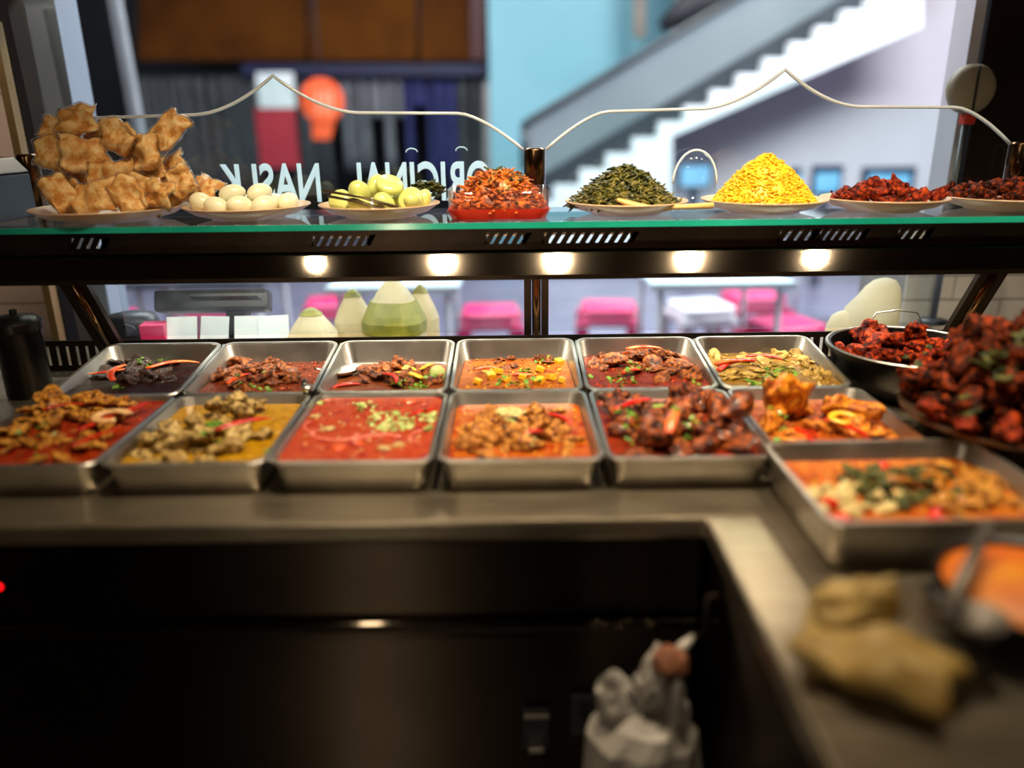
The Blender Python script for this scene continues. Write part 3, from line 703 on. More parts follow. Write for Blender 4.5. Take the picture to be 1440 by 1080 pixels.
piece('lime_wedge', 'yellow-green lime wedge at the side of the fish pan', 'citrus', None, 'slice', PHERB, onp('B3', 622, 526, .014), (.018, .018, .02), (1.2, 0, .5), 0)
gravy('B4', 'orange curry gravy around the potato cubes', [(158, 76, 16), (186, 116, 40), (156, 64, 22)], .012)
for cx, cy in ((690, 528), (712, 534), (672, 536), (735, 530), (760, 519), (783, 507), (775, 530), (758, 536), (700, 522), (790, 534)):
    piece('potato_cube', 'bright yellow potato cube in the orange curry', 'potato', 'potato cubes in orange curry', 'cube', YEL, inside('B4', onp('B4', cx, cy, .006), .03), RS.uniform(.010, .014), (RS.uniform(-.4, .4), RS.uniform(-.4, .4), cx), 0)
heap('B4', 'curry_lump', 'brown lump in the orange potato curry', 'meat', 'lumps in the potato curry', ['slab', 'blob'], BRN, 9, 725, 514, 60, 14, .012, .02, .0, .004)
for a, b in (((668, 521), (702, 519)), ((715, 523), (752, 524))):
    chilli('B4', 'orange-red chilli strip in the potato curry', 'chilli strips in the potato curry', ORED, a, b, 0, .009, 1.5)
herbs('coriander leaves among the potato cubes', HERB, [(737, 512, 12, 5, 14), (705, 529, 8, 4, 6), (760, 500, 10, 3, 8), (735, 530, 30, 6, 16), (780, 498, 10, 3, 6)], gp('B4', .016), .010, key='B4')
gravy('B5', 'purplish red gravy around the shredded brown meat', [(110, 28, 18), (136, 52, 26), (96, 26, 34)], .006)
heap('B5', 'shredded_meat', 'brown shredded meat in purplish gravy', 'meat', 'shredded meat pieces', ['slab', 'slab', 'blob'], BRN, 26, 915, 514, 76, 22, .016, .027, .003, .012)
for a, b, i in (((868, 496), (890, 494), 1), ((880, 494), (932, 494), 0), ((875, 514), (902, 510), 0)):
    chilli('B5', 'orange-red chilli slice on the shredded brown meat', 'chilli slices on shredded meat', ORED, a, b, i, .026, 1.7)
herbs('coriander on the shredded brown meat', HERB, [(875, 515, 20, 9, 30), (895, 503, 22, 5, 22), (820, 512, 6, 3, 4), (980, 520, 10, 6, 5)], gp('B5', .030), .009, key='B5')
gravy('B6', 'olive yellow curry gravy around the coriander heap', [(118, 92, 26), (156, 124, 44), (130, 92, 30)], .006)
heap('B6', 'olive_fish_piece', 'olive tan fish piece in the olive yellow curry', 'fish', 'fish in olive curry', ['slab', 'blob', 'slab'], OLV, 22, 1080, 516, 90, 22, .014, .025, .002, .010)
for a, b, i in (((992, 510), (1052, 498), 1), ((1050, 492), (1110, 500), 1), ((1000, 506), (1040, 502), 0)):
    chilli('B6', 'bright red chilli strip on the olive yellow curry', 'chilli strips on olive curry', RED if i else ORED, a, b, i, .026, 1.7)
herbs('coriander heap on the olive yellow curry', HERB, [(1095, 509, 28, 11, 60), (1062, 522, 16, 6, 16)], gp('B6', .026), .010, key='B6')
# ---- R big pan
gravy('R', 'orange gravy in the large corner pan', [(184, 88, 14), (206, 124, 36), (170, 66, 10)], .030)
heap('R', 'green_vegetable_piece', 'dark green vegetable piece in the large corner pan', 'vegetable', 'green vegetables in the corner pan', ['blob', 'slab'], VEGP, 20, 1265, 685, 75, 22, .011, .018, .006, .018)
heap('R', 'cabbage_piece', 'cream cabbage piece in the large corner pan', 'cabbage', 'cabbage pieces in the corner pan', ['slab', 'blob'], CREAM, 16, 1190, 703, 60, 18, .010, .017, .002, .006)
heap('R', 'curry_chunk', 'yellow-brown chunk in the large corner pan', 'curry chunk', 'yellow-brown chunks in the corner pan', ['blob', 'slab'], SQUID, 22, 1345, 690, 76, 26, .013, .021, .004, .014)
for cx, cy in ((1150, 705), (1163, 715), (1143, 718), (1305, 712), (1242, 660)):
    piece('red_onion_bit', 'deep red onion bit in the large corner pan', 'onion', 'red bits in the corner pan', 'slab', RED, inside('R', onp('R', cx, cy, .010), .04), RS.uniform(.010, .016), (.3, .2, cx), cx)
for key, lab, mm in (('F1', 'squid gravy', (ORED, SQUID)), ('F2', 'yellow curry gravy', (YEL, FISH)), ('F3', 'smooth red gravy', (ORED, CREAM, PINKON)), ('F4', 'tan chicken gravy', (ORED, YEL)), ('F5', 'braised meat gravy', (BRN,)), ('F6', 'golden chicken gravy', (ORED, GOLD)),
        ('B2', 'brown meat gravy', (BRN, ORED)), ('B4', 'potato curry gravy', (YEL, ORED, BRN)), ('B5', 'shredded meat gravy', (BRN, ORED)), ('B6', 'olive curry gravy', (OLV, CREAM)), ('R', 'corner pan gravy', (YEL, ORED))):
    bits(key, 'tiny spice bits floating on the ' + lab, mm, 170)
def pan_con(key):
    P = PANS[key]; Mi = P['M'].inverted(); R3 = P['M'].to_3x3()
    def con(a):
        q = [Mi @ (a.c + v) for v in a.w]; d = Vector((0, 0, 0))
        for k, half in ((0, P['w'] / 2 - .0155), (1, P['d'] / 2 - .0155)):
            lo = min(v[k] for v in q); hi = max(v[k] for v in q)
            if hi - lo > 2 * half: d[k] = -(hi + lo) / 2
            elif lo < -half: d[k] = -half - lo
            elif hi > half: d[k] = half - hi
        lz = min(v.z for v in q)
        if lz < .0045: d.z = .0045 - lz
        a.c += R3 @ d
        if a not in GARN.get(key, []) and a.c.z < a.c0.z - .004: a.c.z = a.c0.z - .004
    return con
SPOON = onp('B3', 488, 520, .012); SPH = blob(0, 2, 0, 1, (1, 1, 1), 0)
POOL['B3'].append(Item(None, SPH, T(SPOON + Vector((0, 0, -.004)), (0, 0, .9), (.042, .026, .012)), free=True))
for key in PANS:
    pack(key, pan_con(key), lambda x, y, k=key: PANS[k]['lvl'])
    for a in POOL.get(key, []):
        if a.o:
            h_, sep, t_ = a.o['label'].rpartition(', ')
            if sep and (t_.startswith('toward the') or t_ == 'mid-pan'): a.o['label'] = h_ + ', ' + where(key, a.c)
# ---- spoon and knob on the back pans
UT = thing('serving_spoon', 'steel serving spoon lying in the mostly empty fish pan', 'spoon', SPOON, (0, 0, .9))
MB().lathe([(.001, -.012), (.016, -.010), (.026, -.004), (.030, .002), (.029, .003), (.02, -.004), (.001, -.008)], 20, sx=1.3, sy=.8).build('bowl', STEEL, UT, True)
MB().tube([(-.03, 0, .002), (-.06, 0, .014), (-.085, 0, .024)], [.006, .005, .006], 8, flat=.4).build('handle', STEEL, UT, True)
UT = thing('sauce_ladle', 'small steel ladle end with black stub resting on the brown meat pan', 'ladle', py(432, 546, 1.472), (0, 0, 2.6))
MB().lathe([(.001, -.008), (.008, -.007), (.013, 0), (.010, .006), (.001, .008)], 14).build('cup', STEEL, UT, True)
MB().tube([(.010, -.004, 0), (.030, -.022, .004)], [.008, .006], 8).build('stub', BLACK, UT, True)

# ============================================================ ROUND VESSELS OF FRIED CHICKEN
def dome_pile(name, label, group, m, c, R, H, n, s0, s1, kinds=('blob', 'blob', 'drum'), cat='chicken', base=0., seed=1, sides=None):
    r_ = random.Random(seed)
    for i in range(n):
        t = (i + .5) / n; rad = R * math.sqrt(1 - t) ** 1.0; a = i * 2.39996 + r_.uniform(-.3, .3)
        z = base + H * (1 - (rad / R) ** 1.7); s = r_.uniform(s0, s1)
        kd = r_.choice(kinds); tier = 'at the top' if t > .8 else 'midway up' if t > .42 else 'at the foot'
        a0 = math.degrees(a) % 360; sd = sides[0 if a0 < 45 or a0 >= 315 else 1 if a0 < 135 else 2 if a0 < 225 else 3]
        piece(name, SHAPE[kd] + ' ' + label + ' ' + tier + (', toward ' + sd if t <= .8 else ''), cat, group, kd, m, (c[0] + rad * math.cos(a), c[1] + rad * math.sin(a), c[2] + z), s, (r_.uniform(-1, 1), r_.uniform(-1, 1), r_.uniform(0, 6.28)), r_.randrange(9))
WOKM = mat('blackened steel', [(30, 29, 28), (48, 46, 43)], .32, .85, 8)
wk = thing('steel_basin', 'dark round steel basin of red fried chicken beside the olive curry pan', 'basin', (.862, 1.61, WT))
m = MB().lathe([(.10, 0), (.125, .012), (.152, .05), (.163, .096), (.172, .098), (.172, .102), (.160, .102), (.149, .052), (.12, .018), (.01, .012)], 40); autosmooth(m.build('bowl', WOKM, wk), 40)
MB().tube([(.168 * math.cos(a), .168 * math.sin(a), .1015) for a in [i * 2 * PI / 40 for i in range(41)]], .0035, 6, cap=False).build('rim', STEEL, wk, True)
def vessel(cx, cy, prof, z0):              # keep a piece inside a round vessel with inner profile [(radius, height)...]
    def rad(z):
        for (ra, za), (rb, zb) in zip(prof, prof[1:]):
            if z <= zb: return ra + (rb - ra) * max(0, (z - za)) / (zb - za)
        return 9
    def low(x, y):
        d = math.hypot(x - cx, y - cy)
        if d <= prof[0][0]: return z0 + prof[0][1]
        for (ra, za), (rb, zb) in zip(prof, prof[1:]):
            if d <= rb: return z0 + za + (zb - za) * (d - ra) / max(1e-6, rb - ra)
        return -9
    def con(a):
        up = 0
        for q in a.w:
            p = a.c + q; f = low(p.x, p.y)
            if f > -5 and f - p.z > up: up = f - p.z
        if up > 0: a.c.z += up
        dx, dy = a.c.x - cx, a.c.y - cy; d = math.hypot(dx, dy); mx = prof[-1][0] - a.r * .55
        if d > mx and d > 1e-6: a.c.x = cx + dx * mx / d; a.c.y = cy + dy * mx / d
    return con, low
CUR[0] = 'basin'
dome_pile('fried_chicken_piece', 'red fried chicken in the round basin', 'chicken in the round basin', REDM, (.870, 1.615, WT + .05), .120, .06, 46, .021, .033, kinds=('blob', 'blob', 'blob', 'drum'), seed=2, sides=['the side wall', 'the glass', 'the olive curry', 'the tall mound'])
herbs('fried curry leaves on the basin chicken', DGRN, [(1270, 500, 60, 18, 26)], lambda x, y: pz(x, y, WT + .118), .014, 'curry_leaves', key='basin')
pack('basin', *vessel(.862, 1.61, [(.115, .019), (.147, .053), (.158, .102)], WT))
CUR[0] = 'mound'
MB().tube([py(1222, 456, 1.80), py(1232, 440, 1.80), py(1262, 436, 1.80), py(1290, 440, 1.80), py(1296, 456, 1.80)], .0022, 6).build('wire_handle', STEEL, wk, True, M=T(-Vector((.862, 1.61, WT))))
bl = thing('round_platter', 'round metal platter bowl under the tall mound of dark fried chicken', 'platter', (.865, 1.235, WT))
m = MB().lathe([(.085, 0), (.10, .02), (.150, .075), (.186, .088), (.187, .092), (.15, .082), (.09, .03), (.01, .024)], 40); autosmooth(m.build('dish', mat('brown tin', [(92, 70, 52), (124, 98, 74)], .35, .8, 8), bl), 40)
dome_pile('fried_chicken_piece', 'dark fried chicken of the tall mound', 'chicken in the tall mound', MAHO, (.872, 1.245, WT + .088), .150, .160, 95, .020, .033, seed=5, sides=['the side wall', 'the round basin', 'the golden chicken', 'the counter arm'])
dome_pile('fried_chicken_piece', 'deep-lying dark fried chicken of the tall mound', 'chicken inside the mound', MAHO, (.872, 1.245, WT + .07), .095, .10, 30, .018, .024, kinds=('blob',), seed=6, sides=['the side wall', 'the round basin', 'the golden chicken', 'the counter arm'])
for i, (x, y) in enumerate(((1300, 572), (1322, 585), (1345, 565), (1390, 555), (1418, 600))):
    piece('fried_chicken_piece', 'lighter red fried chicken piece at the edge of the tall mound', 'chicken', 'lighter pieces of the mound', 'blob', REDM, pz(x, y, WT + .115), RS.uniform(.018, .026), (.2, .3, i), i)
herbs('curry leaves stuck in the dark fried chicken mound', DGRN, [(-.4, -.4, .5, .45, 12)], lambda x, y: Vector((.872 + .15 * x, 1.245 + .15 * y, WT + .12)), .026, 'curry_leaves', key='mound')
pack('mound', *vessel(.865, 1.235, [(.085, .031), (.148, .083), (.184, .093)], WT))

# ============================================================ SHELF PLATES
PLATE = mat('cream melamine plate', [(196, 160, 124), (214, 182, 146)], .3, 0, 8, coat=.3)
plate_me = {}
def plate(label, x, y, wpx, Y=1.79):
    c = py(x, y, Y); r = wpx / 2 * Y / 1110
    o = thing('plate', label, 'plate', (c.x, Y, SH), group='plates on the glass shelf')
    m = MB().lathe([(r * .56, 0), (r * .60, .004), (r * .82, .012), (r * .985, .026), (r, .028), (r * .985, .030), (r * .8, .017), (r * .58, .008), (.001, .007)], 40)
    autosmooth(m.build('dish', PLATE, o), 50)
    MB().tube([(r * .993 * math.cos(a), r * .993 * math.sin(a), .0285) for a in [i * 2 * PI / 40 for i in range(41)]], .0018, 6, cap=False).build('rim', PLATE, o, True)
    return Vector((c.x, Y, SH)), r
c1, r1 = plate('cream plate under the heap of bagged crackers', 158, 303, 205, 1.788)
c2, r2 = plate('cream plate of peeled white eggs', 350, 303, 172)
c3, r3 = plate('cream plate of pale green cucumber and tongs', 535, 303, 168)
c5, r5 = plate('cream plate of dark green cooked vegetables', 880, 300, 170)
c6, r6 = plate('cream plate of yellow rice', 1072, 300, 172)
c7, r7 = plate('cream plate of red fried meat beside the yellow rice', 1240, 296, 168)
c8, r8 = plate('cream plate of dark red meat at the end of the shelf', 1412, 293, 178)
# crackers in clear bags
CRK = fm('tan fried cracker', [(206, 138, 62), (236, 182, 108), (246, 212, 152)], .6, 3, 1, .0)
def pillow(seed, puff=.42, amp=.16):
    n = 14; m = MB()
    for sgn in (1, -1):
        o = len(m.v)
        for i in range(n + 1):
            for j in range(n + 1):
                u = i / n * 2 - 1; v = j / n * 2 - 1
                k = (1 - u ** 4) * (1 - v ** 4); pin = 1 - .16 * (u * u + v * v - u * u * v * v)
                z = sgn * puff * k ** .6 * (.75 + .6 * noise.noise(Vector((u * 1.6, v * 1.6 + seed, 3)))) + amp * 2.2 * noise.noise(Vector((u * 1.3 + seed, v * 1.3, 0))) + .10 * k * noise.noise(Vector((u * 3 + seed, v * 3, sgn * 4)))
                m.v.append((u * pin + .22 * noise.noise(Vector((u * 1.6, v * 1.6, seed))), .76 * v * pin + .2 * noise.noise(Vector((u * 1.7, v * 1.7, seed + 9))), z))
        for i in range(n):
            for j in range(n):
                q = (o + i * (n + 1) + j, o + (i + 1) * (n + 1) + j, o + (i + 1) * (n + 1) + j + 1, o + i * (n + 1) + j + 1); m.f.append(q if sgn > 0 else q[::-1])
    me = m.mesh('pillow', CRK, True); bm = bmesh.new(); bm.from_mesh(me); bmesh.ops.remove_doubles(bm, verts=bm.verts, dist=.0005); bmesh.ops.recalc_face_normals(bm, faces=bm.faces); bm.to_mesh(me); bm.free(); return me
BAGC = [pillow(i * 5.1, .34) for i in range(5)]; BAGS = []
for i in range(5):
    b = pillow(i * 5.1, .42, .18); b.materials.clear(); b.materials.append(PLASTIC); BAGS.append(b)
    for v in b.vertices: v.co *= 1.08
EGGP = blob(0, 2, 0, 1, (1, 1, 1), 0)
crk = [(100, 285, .06, .3, 1.80), (150, 288, .062, -.2, 1.76), (205, 284, .06, .4, 1.78), (250, 272, .055, -.5, 1.80), (266, 262, .045, .3, 1.80), (110, 250, .058, .6, 1.82), (170, 255, .06, -.1, 1.78), (220, 252, .058, -.4, 1.80), (85, 215, .056, .2, 1.82), (140, 215, .06, .1, 1.80), (190, 218, .058, -.35, 1.80), (240, 240, .05, -.6, 1.83), (120, 180, .056, -.15, 1.83), (165, 190, .052, .3, 1.80), (215, 190, .055, -.75, 1.82), (85, 185, .046, .35, 1.84), (125, 170, .05, -.3, 1.84), (95, 272, .045, 1.1, 1.74), (180, 285, .05, .9, 1.73), (225, 292, .045, .2, 1.73), (250, 255, .04, 1.0, 1.78)]
for i, (x, y, s, r, Y) in enumerate(crk):
    s *= .98
    lv = 'on top of' if y < 200 else 'halfway up' if y < 250 else 'at the foot of'; sd = ('beside the black box' if x < 120 else 'beside the egg plate' if x > 200 else 'mid-plate') + (', toward shelf edge' if Y < 1.79 else '')
    o = thing('cracker_packet', 'bag of crackers ' + lv + ' the heap ' + sd, 'snack bag', py(x, y, Y), (PI / 2 - .5 + RS.uniform(-.4, .3), r, RS.uniform(-.5, .5)), 'bagged crackers')
    for nm, me in (('cracker', BAGC[i % 5]), ('bag', BAGS[i % 5])): put(nm, me, o, T((0, 0, 0), (0, 0, 0), (s * 1.02, s * 1.02, s * .72)))
    POOL.setdefault('crackers', []).append(Item(o, EGGP, T(o.location, o.rotation_euler, (s * .90, s * .68, s * .36))))
def plate_vessel(c, R): return vessel(c.x, c.y, [(R * .58, .0085), (R * .8, .0175), (R * .985, .0305)], SH)
# eggs
CUR[0] = 'eggs'
EGG = mat('peeled egg white', [(226, 220, 178), (240, 236, 204)], .35, 0, 10, coat=.2, sss=.15)
for i, (dx, dy, dz) in enumerate(((-.095, -.02, .026), (-.05, -.05, .026), (0, -.055, .026), (.05, -.05, .026), (.095, -.015, .026), (-.055, .025, .03), (0, .02, .03), (.055, .03, .03), (-.02, -.02, .052), (.03, -.01, .062), (.0, .05, .03))):
    piece('peeled_egg', 'white peeled egg ' + ('on top of the egg pile' if dz > .04 else 'at the plate rim ' + ('beside the crackers' if dx < -.03 else 'beside the cucumber' if dx > .03 else 'in the middle') + (' toward the glass' if dy > 0 else ' toward the shelf edge')), 'egg', 'peeled eggs', 'egg', EGG, c2 + Vector((dx, dy, dz + .004)), .030, (1.3, RS.uniform(-.6, .6), RS.uniform(0, 6)), 0)
pack('eggs', *plate_vessel(c2, r2))
c1con, c1low = plate_vessel(c1, r1); c2con, c2low = plate_vessel(c2, r2)
for a in POOL['eggs']: a.free = True
POOL['crackers'] += POOL['eggs']
def crk_low(x, y): return max(SH, c1low(x, y), c2low(x, y))
def crk_rest(x, y): return crk_low(x, y) + .007
def crk_con(a):
    up = .007 + max(crk_low((a.c + q).x, (a.c + q).y) - (a.c + q).z for q in a.w)
    if up > 0: a.c.z += up
    ly = min(q.y for q in a.w) + a.c.y; hy = max(q.y for q in a.w) + a.c.y
    if hy > 1.955: a.c.y -= hy - 1.955
    elif ly < 1.66: a.c.y += 1.66 - ly
pack('crackers', crk_con, crk_rest, 60, .004, .12)
CUR[0] = 'cucumber'
CUC = mat('pale green cucumber', [(186, 196, 92), (222, 222, 140)], .35, 0, 30, coat=.3)
for i, (dx, dy, dz, s) in enumerate(((-.08, -.03, .026, .022), (-.035, -.05, .03, .024), (.02, -.055, .03, .024), (.07, -.045, .03, .024), (.1, -.01, .028, .02), (-.02, -.02, .055, .026), (.02, -.01, .058, .026), (-.005, .0, .068, .022), (.05, 0, .04, .024), (-.05, .02, .035, .022), (.0, .03, .05, .024), (.075, -.055, .03, .02))):
    piece('cucumber_chunk', 'pale green cucumber chunk ' + ('on top of the pile by the tongs' if dz > .04 else 'low in the pile ' + ('beside the eggs' if dx < -.03 else 'beside the red tub' if dx > .03 else 'under the tongs') + (' toward the glass' if dy >= 0 else ' toward the shelf edge')), 'cucumber', 'cucumber chunks', ('egg', 'cube', 'slice')[0 if i % 3 else 2], CUC, c3 + Vector((dx, dy, dz + .003)), s * 1.2, (RS.uniform(0, 3), RS.uniform(-.6, .6), RS.uniform(0, 6)), 0)
pack('cucumber', *plate_vessel(c3, r3))
herbs('dark green leaves behind the cucumber', DGRN, [(600, 270, 22, 9, 60)], lambda x, y: py(x, y, 1.84), .02, 'leafy_greens')
tg = thing('serving_tongs', 'dark steel tongs lying across the cucumber plate', 'tongs', py(505, 288, 1.72))
for k, (a, b) in enumerate((((455, 268), (560, 292)), ((462, 276), (548, 297)))):
    MB().tube([py(*a, 1.73) - tg.location, (py(*a, 1.71) + py(*b, 1.70)) / 2 + Vector((0, 0, .004)) - tg.location, py(*b, 1.70) - tg.location], [.007, .006, .009], 8, flat=.45).build('arm', mat('dull bronze steel', [(70, 56, 40), (98, 82, 60)], .35, .8, 10), tg, True)
# red tub with shredded salad
REDP = mat('red plastic tub', [(196, 30, 10), (216, 52, 18)], .25, 0, 5, coat=.4)
tc = py(702, 316, 1.76); TCX = tc.x
tb = thing('red_tub', 'clear-walled red tub heaped with orange shredded salad', 'tub', (TCX, 1.77, SH))
tw = 142 * 1.72 / 1105
m = MB(); m.loops([rr(tw * .93, .15, .03, .0), rr(tw * .99, .16, .03, .012), rr(tw, .165, .03, .022), rr(tw * .96, .155, .03, .022), rr(tw * .9, .145, .03, .006)]); autosmooth(m.build('base', REDP, tb), 40)
m = MB(); m.loops([rr(tw * .985, .16, .03, .022), rr(tw * 1.0, .166, .03, .062), rr(tw * .985, .162, .03, .062), rr(tw * .97, .156, .03, .022)]); m.build('wall', glass('clear tub wall', (250, 238, 230), .04), tb, True)
def shreds(name, label, m, c, rx, ry, H, n, ln, rad, seed, dome=True, base=.0, pw=1.8, curl=.3, cat='food', wid=1.):
    r_ = random.Random(seed); b = MB()
    for i in range(n):
        a = r_.uniform(0, 6.28); q = math.sqrt(r_.random()); z = H * (1 - q ** pw) * r_.uniform(.86, 1.02) + base
        p = Vector((c[0] + rx * q * math.cos(a), c[1] + ry * q * math.sin(a), c[2] + z)); th = r_.uniform(0, 6.28); L = ln * r_.uniform(.5, 1.3)
        d = Vector((math.cos(th), math.sin(th), r_.uniform(-.5, .3))) * L / 2; k = Vector((-d.y, d.x, L * .5)) * r_.uniform(-curl, curl)
        b.tube([p - d, p + k, p + d], [rad * .6, rad * wid, rad * .5], 4)
    o = b.build(name, m, None, True); return tag(o, label, cat, None, 'stuff')
def dome(name, label, m, c, rx, ry, H, cat, bump=.004, pw=1.8, base=0.):
    b = MB(); n = 30; k = 14
    b.v.append((c[0], c[1], c[2] + H + base))
    for i in range(1, k + 1):
        q = i / k
        for j in range(n):
            a = 2 * PI * j / n; x = rx * q * math.cos(a); y = ry * q * math.sin(a)
            b.v.append((c[0] + x, c[1] + y, c[2] + base + H * (1 - q ** pw) + bump * noise.noise(Vector((x * 60, y * 60, H * 9))) * 2 * (1 if i < k else 0)))
    for j in range(n): b.f.append((0, 1 + j, 1 + (j + 1) % n))
    for i in range(k - 1):
        for j in range(n): b.f.append((1 + i * n + j, 1 + (i + 1) * n + j, 1 + (i + 1) * n + (j + 1) % n, 1 + i * n + (j + 1) % n))
    b.f.append(tuple(1 + (k - 1) * n + j for j in reversed(range(n))))
    return tag(b.build(name, m, None, True), label, cat)
KER = fm('orange shredded salad', [(92, 34, 5), (176, 82, 14), (212, 126, 40)], .4, 60, .5)
cc = (TCX, 1.77, SH)
dome('salad_heap', 'orange salad heap filling the red tub', KER, cc, tw * .475, .075, .080, 'salad', .010, 2.8, .012)
shreds('shredded_salad', 'orange shreds covering the salad heap in the red tub', KER, cc, tw * .47, .074, .085, 620, .03, .0030, 3, base=.012, pw=2.8, cat='salad')
shreds('salad_greens', 'dark green shreds on the salad in the red tub', DGRN, cc, tw * .40, .066, .088, 170, .03, .0036, 4, base=.012, pw=2.8, cat='salad')
shreds('salad_chilli', 'red shreds on the salad in the red tub', ORED, cc, tw * .44, .07, .086, 90, .024, .0030, 5, base=.012, pw=2.8, cat='salad')
# green vegetables with wooden spatula
VEG = fm('cooked greens', [(34, 38, 10), (74, 74, 22), (116, 104, 42)], .4, 60, .5)
cc = c5 + Vector((-.005, 0, .018))
dome('cooked_greens', 'heap of dark green cooked vegetables on a cream plate', VEG, cc, .118, .10, .082, 'vegetable', .008, 1.4)
shreds('green_shreds', 'dark green strands over the cooked vegetable heap', VEG, cc, .122, .104, .085, 800, .034, .0030, 6, pw=1.4, cat='vegetable')
shreds('leaf_stems', 'deep green leaf strips on the cooked vegetable heap', DGRN, cc, .10, .09, .088, 200, .034, .0042, 7, pw=1.4, cat='vegetable')
WOOD = mat('pale wood', [(206, 168, 92), (226, 192, 120)], .5, 0, 18, stretch=(1, 6, 6))
sp = thing('wooden_spatula', 'pale wooden spatula resting across the cooked greens plate', 'spatula', py(935, 292, 1.69))
pl = [py(x, y, 1.69) - sp.location for x, y in ((868, 281), (884, 286), (905, 291), (930, 292), (960, 291), (1003, 289))]
MB().tube(pl[:4], [.010, .017, .015, .006], 12, flat=.4).build('blade', WOOD, sp, True)
MB().tube(pl[3:], [.006, .0055, .007], 10).build('handle', WOOD, sp, True)
# yellow rice
RICE = mat('yellow rice', [(206, 150, 6), (236, 190, 18), (244, 210, 60)], .45, 0, 160)
cc = c6 + Vector((0, 0, .018))
dome('rice_mound', 'tall mound of bright yellow rice on a cream plate', RICE, cc, .115, .10, .106, 'rice', .006, 1.5)
shreds('rice_grains', 'loose grains covering the yellow rice mound', RICE, cc, .118, .104, .108, 3200, .010, .0022, 8, pw=1.5, curl=.1, cat='rice', wid=1.)
CUR[0] = 'red plate'
dome_pile('red_meat_piece', 'red fried meat beside the yellow rice', 'red meat on the shelf plate', REDM, c7 + Vector((0, 0, .022)), .105, .034, 40, .016, .026, cat='meat', seed=9, sides=['the dark meat plate', 'the glass guard', 'the yellow rice', 'the shelf edge'])
CUR[0] = 'dark plate'
dome_pile('dark_meat_piece', 'dark red meat on the end plate', 'dark meat on the end plate', MAHO, c8 + Vector((0, 0, .022)), .112, .03, 44, .016, .026, cat='meat', seed=10, sides=['the wire stand', 'the glass guard', 'the red meat plate', 'the shelf edge'])
pack('red plate', *plate_vessel(c7, r7)); pack('dark plate', *plate_vessel(c8, r8))
# black box on the shelf end
bb = thing('black_box', 'black box with a slanted lid at the cracker end of the shelf', 'box', (-1.215, 1.80, SH))
MB().box((0, 0, .05), (.16, .20, .10)).build('body', BLACK, bb, bevel=.006)
m = MB(); m.prism([(-.08, -.1, .102), (.08, -.1, .102), (.05, -.1, .135), (-.08, -.1, .145)], (0, .2, 0)); m.build('lid', BLACK, bb, bevel=.003)

# ============================================================ ITEMS ON THE REAR LEDGE
LG = WT
PAP = thin(mat('cream wrapping paper', [(222, 212, 178), (236, 230, 206)], .6, 0, 25, bump=.4), .5, (244, 224, 176))
LFG = mat('olive banana leaf', [(112, 110, 30), (146, 142, 54)], .5, 0, 30)
def packet(label, x, wpx, hpx, band, Y=1.95):
    c = py(x, 472, Y); s = Y / 1060; wdt = wpx * s * 1.2; h = hpx * s * 1.12 + .075
    o = thing('rice_packet', label, 'food packet', (c.x, Y, LG), (0, 0, RS.uniform(-.3, .3)), 'wrapped rice packets')
    def lp(k, z, rot=0): return [Vector((wdt * .5 * k * math.copysign(abs(math.cos(a)) ** .7, math.cos(a)), wdt * .42 * k * math.copysign(abs(math.sin(a)) ** .7, math.sin(a)), z)) for a in [i * 2 * PI / 16 for i in range(16)]]
    m = MB().loops([lp(.9, 0), lp(1, h * .1), lp(1, h * .46), lp(.80, h * .62), lp(.5, h * .82), lp(.22, h * .96), lp(.05, h)]); me = m.build('wrapper', PAP, o, False)
    if band: MB().loops([lp(.95, h * .3), lp(1.03, h * .32), lp(1.03, h * .46), lp(.72, h * .72), lp(.60, h * .70), lp(.9, h * .34)]).build('leaf_band', LFG, me)
    else: MB().loops([lp(.46, h * .88), lp(.25, h * .97), lp(.08, h * 1.01)]).build('leaf_tip', LFG, me)
packet('small paper rice packet next to the black scale', 440, 58, 26, False, 1.935)
packet('small paper rice packet leaning beside the leaf-banded one', 500, 46, 36, False, 2.045)
packet('tall paper rice packet with an olive leaf band', 556, 72, 62, True, 1.945)
packet('narrow paper rice packet behind the leaf-banded one', 594, 40, 40, False, 2.048)
wb = thing('cloth_bundle', 'smooth cream cloth bundle on the ledge near the round basin', 'bundle', (py(1225, 470, 1.95).x, 1.96, LG))
m = MB(); k = 14
def lp2(r, z, dx): return [Vector((r * math.cos(a) + dx, r * .7 * math.sin(a), z)) for a in [i * 2 * PI / k for i in range(k)]]
m.loops([lp2(.072, 0, -.008), lp2(.074, .075, -.004), lp2(.07, .03 + .075, 0), lp2(.055, .135, .012), lp2(.044, .160, .018), lp2(.028, .177, .022), lp2(.008, .183, .023)]); m.build('cloth', thin(mat('cream cloth', [(226, 218, 192), (236, 230, 208)], .7, 0, 10), .5, (246, 230, 192)), wb, True)
MB().loops([lp2(.05, 0, -.07), lp2(.045, .06, -.07), lp2(.028, .087, -.075), lp2(.015, .097, -.07), lp2(.004, .099, -.065)]).build('cloth_end', MATS['cream cloth'], wb, True)
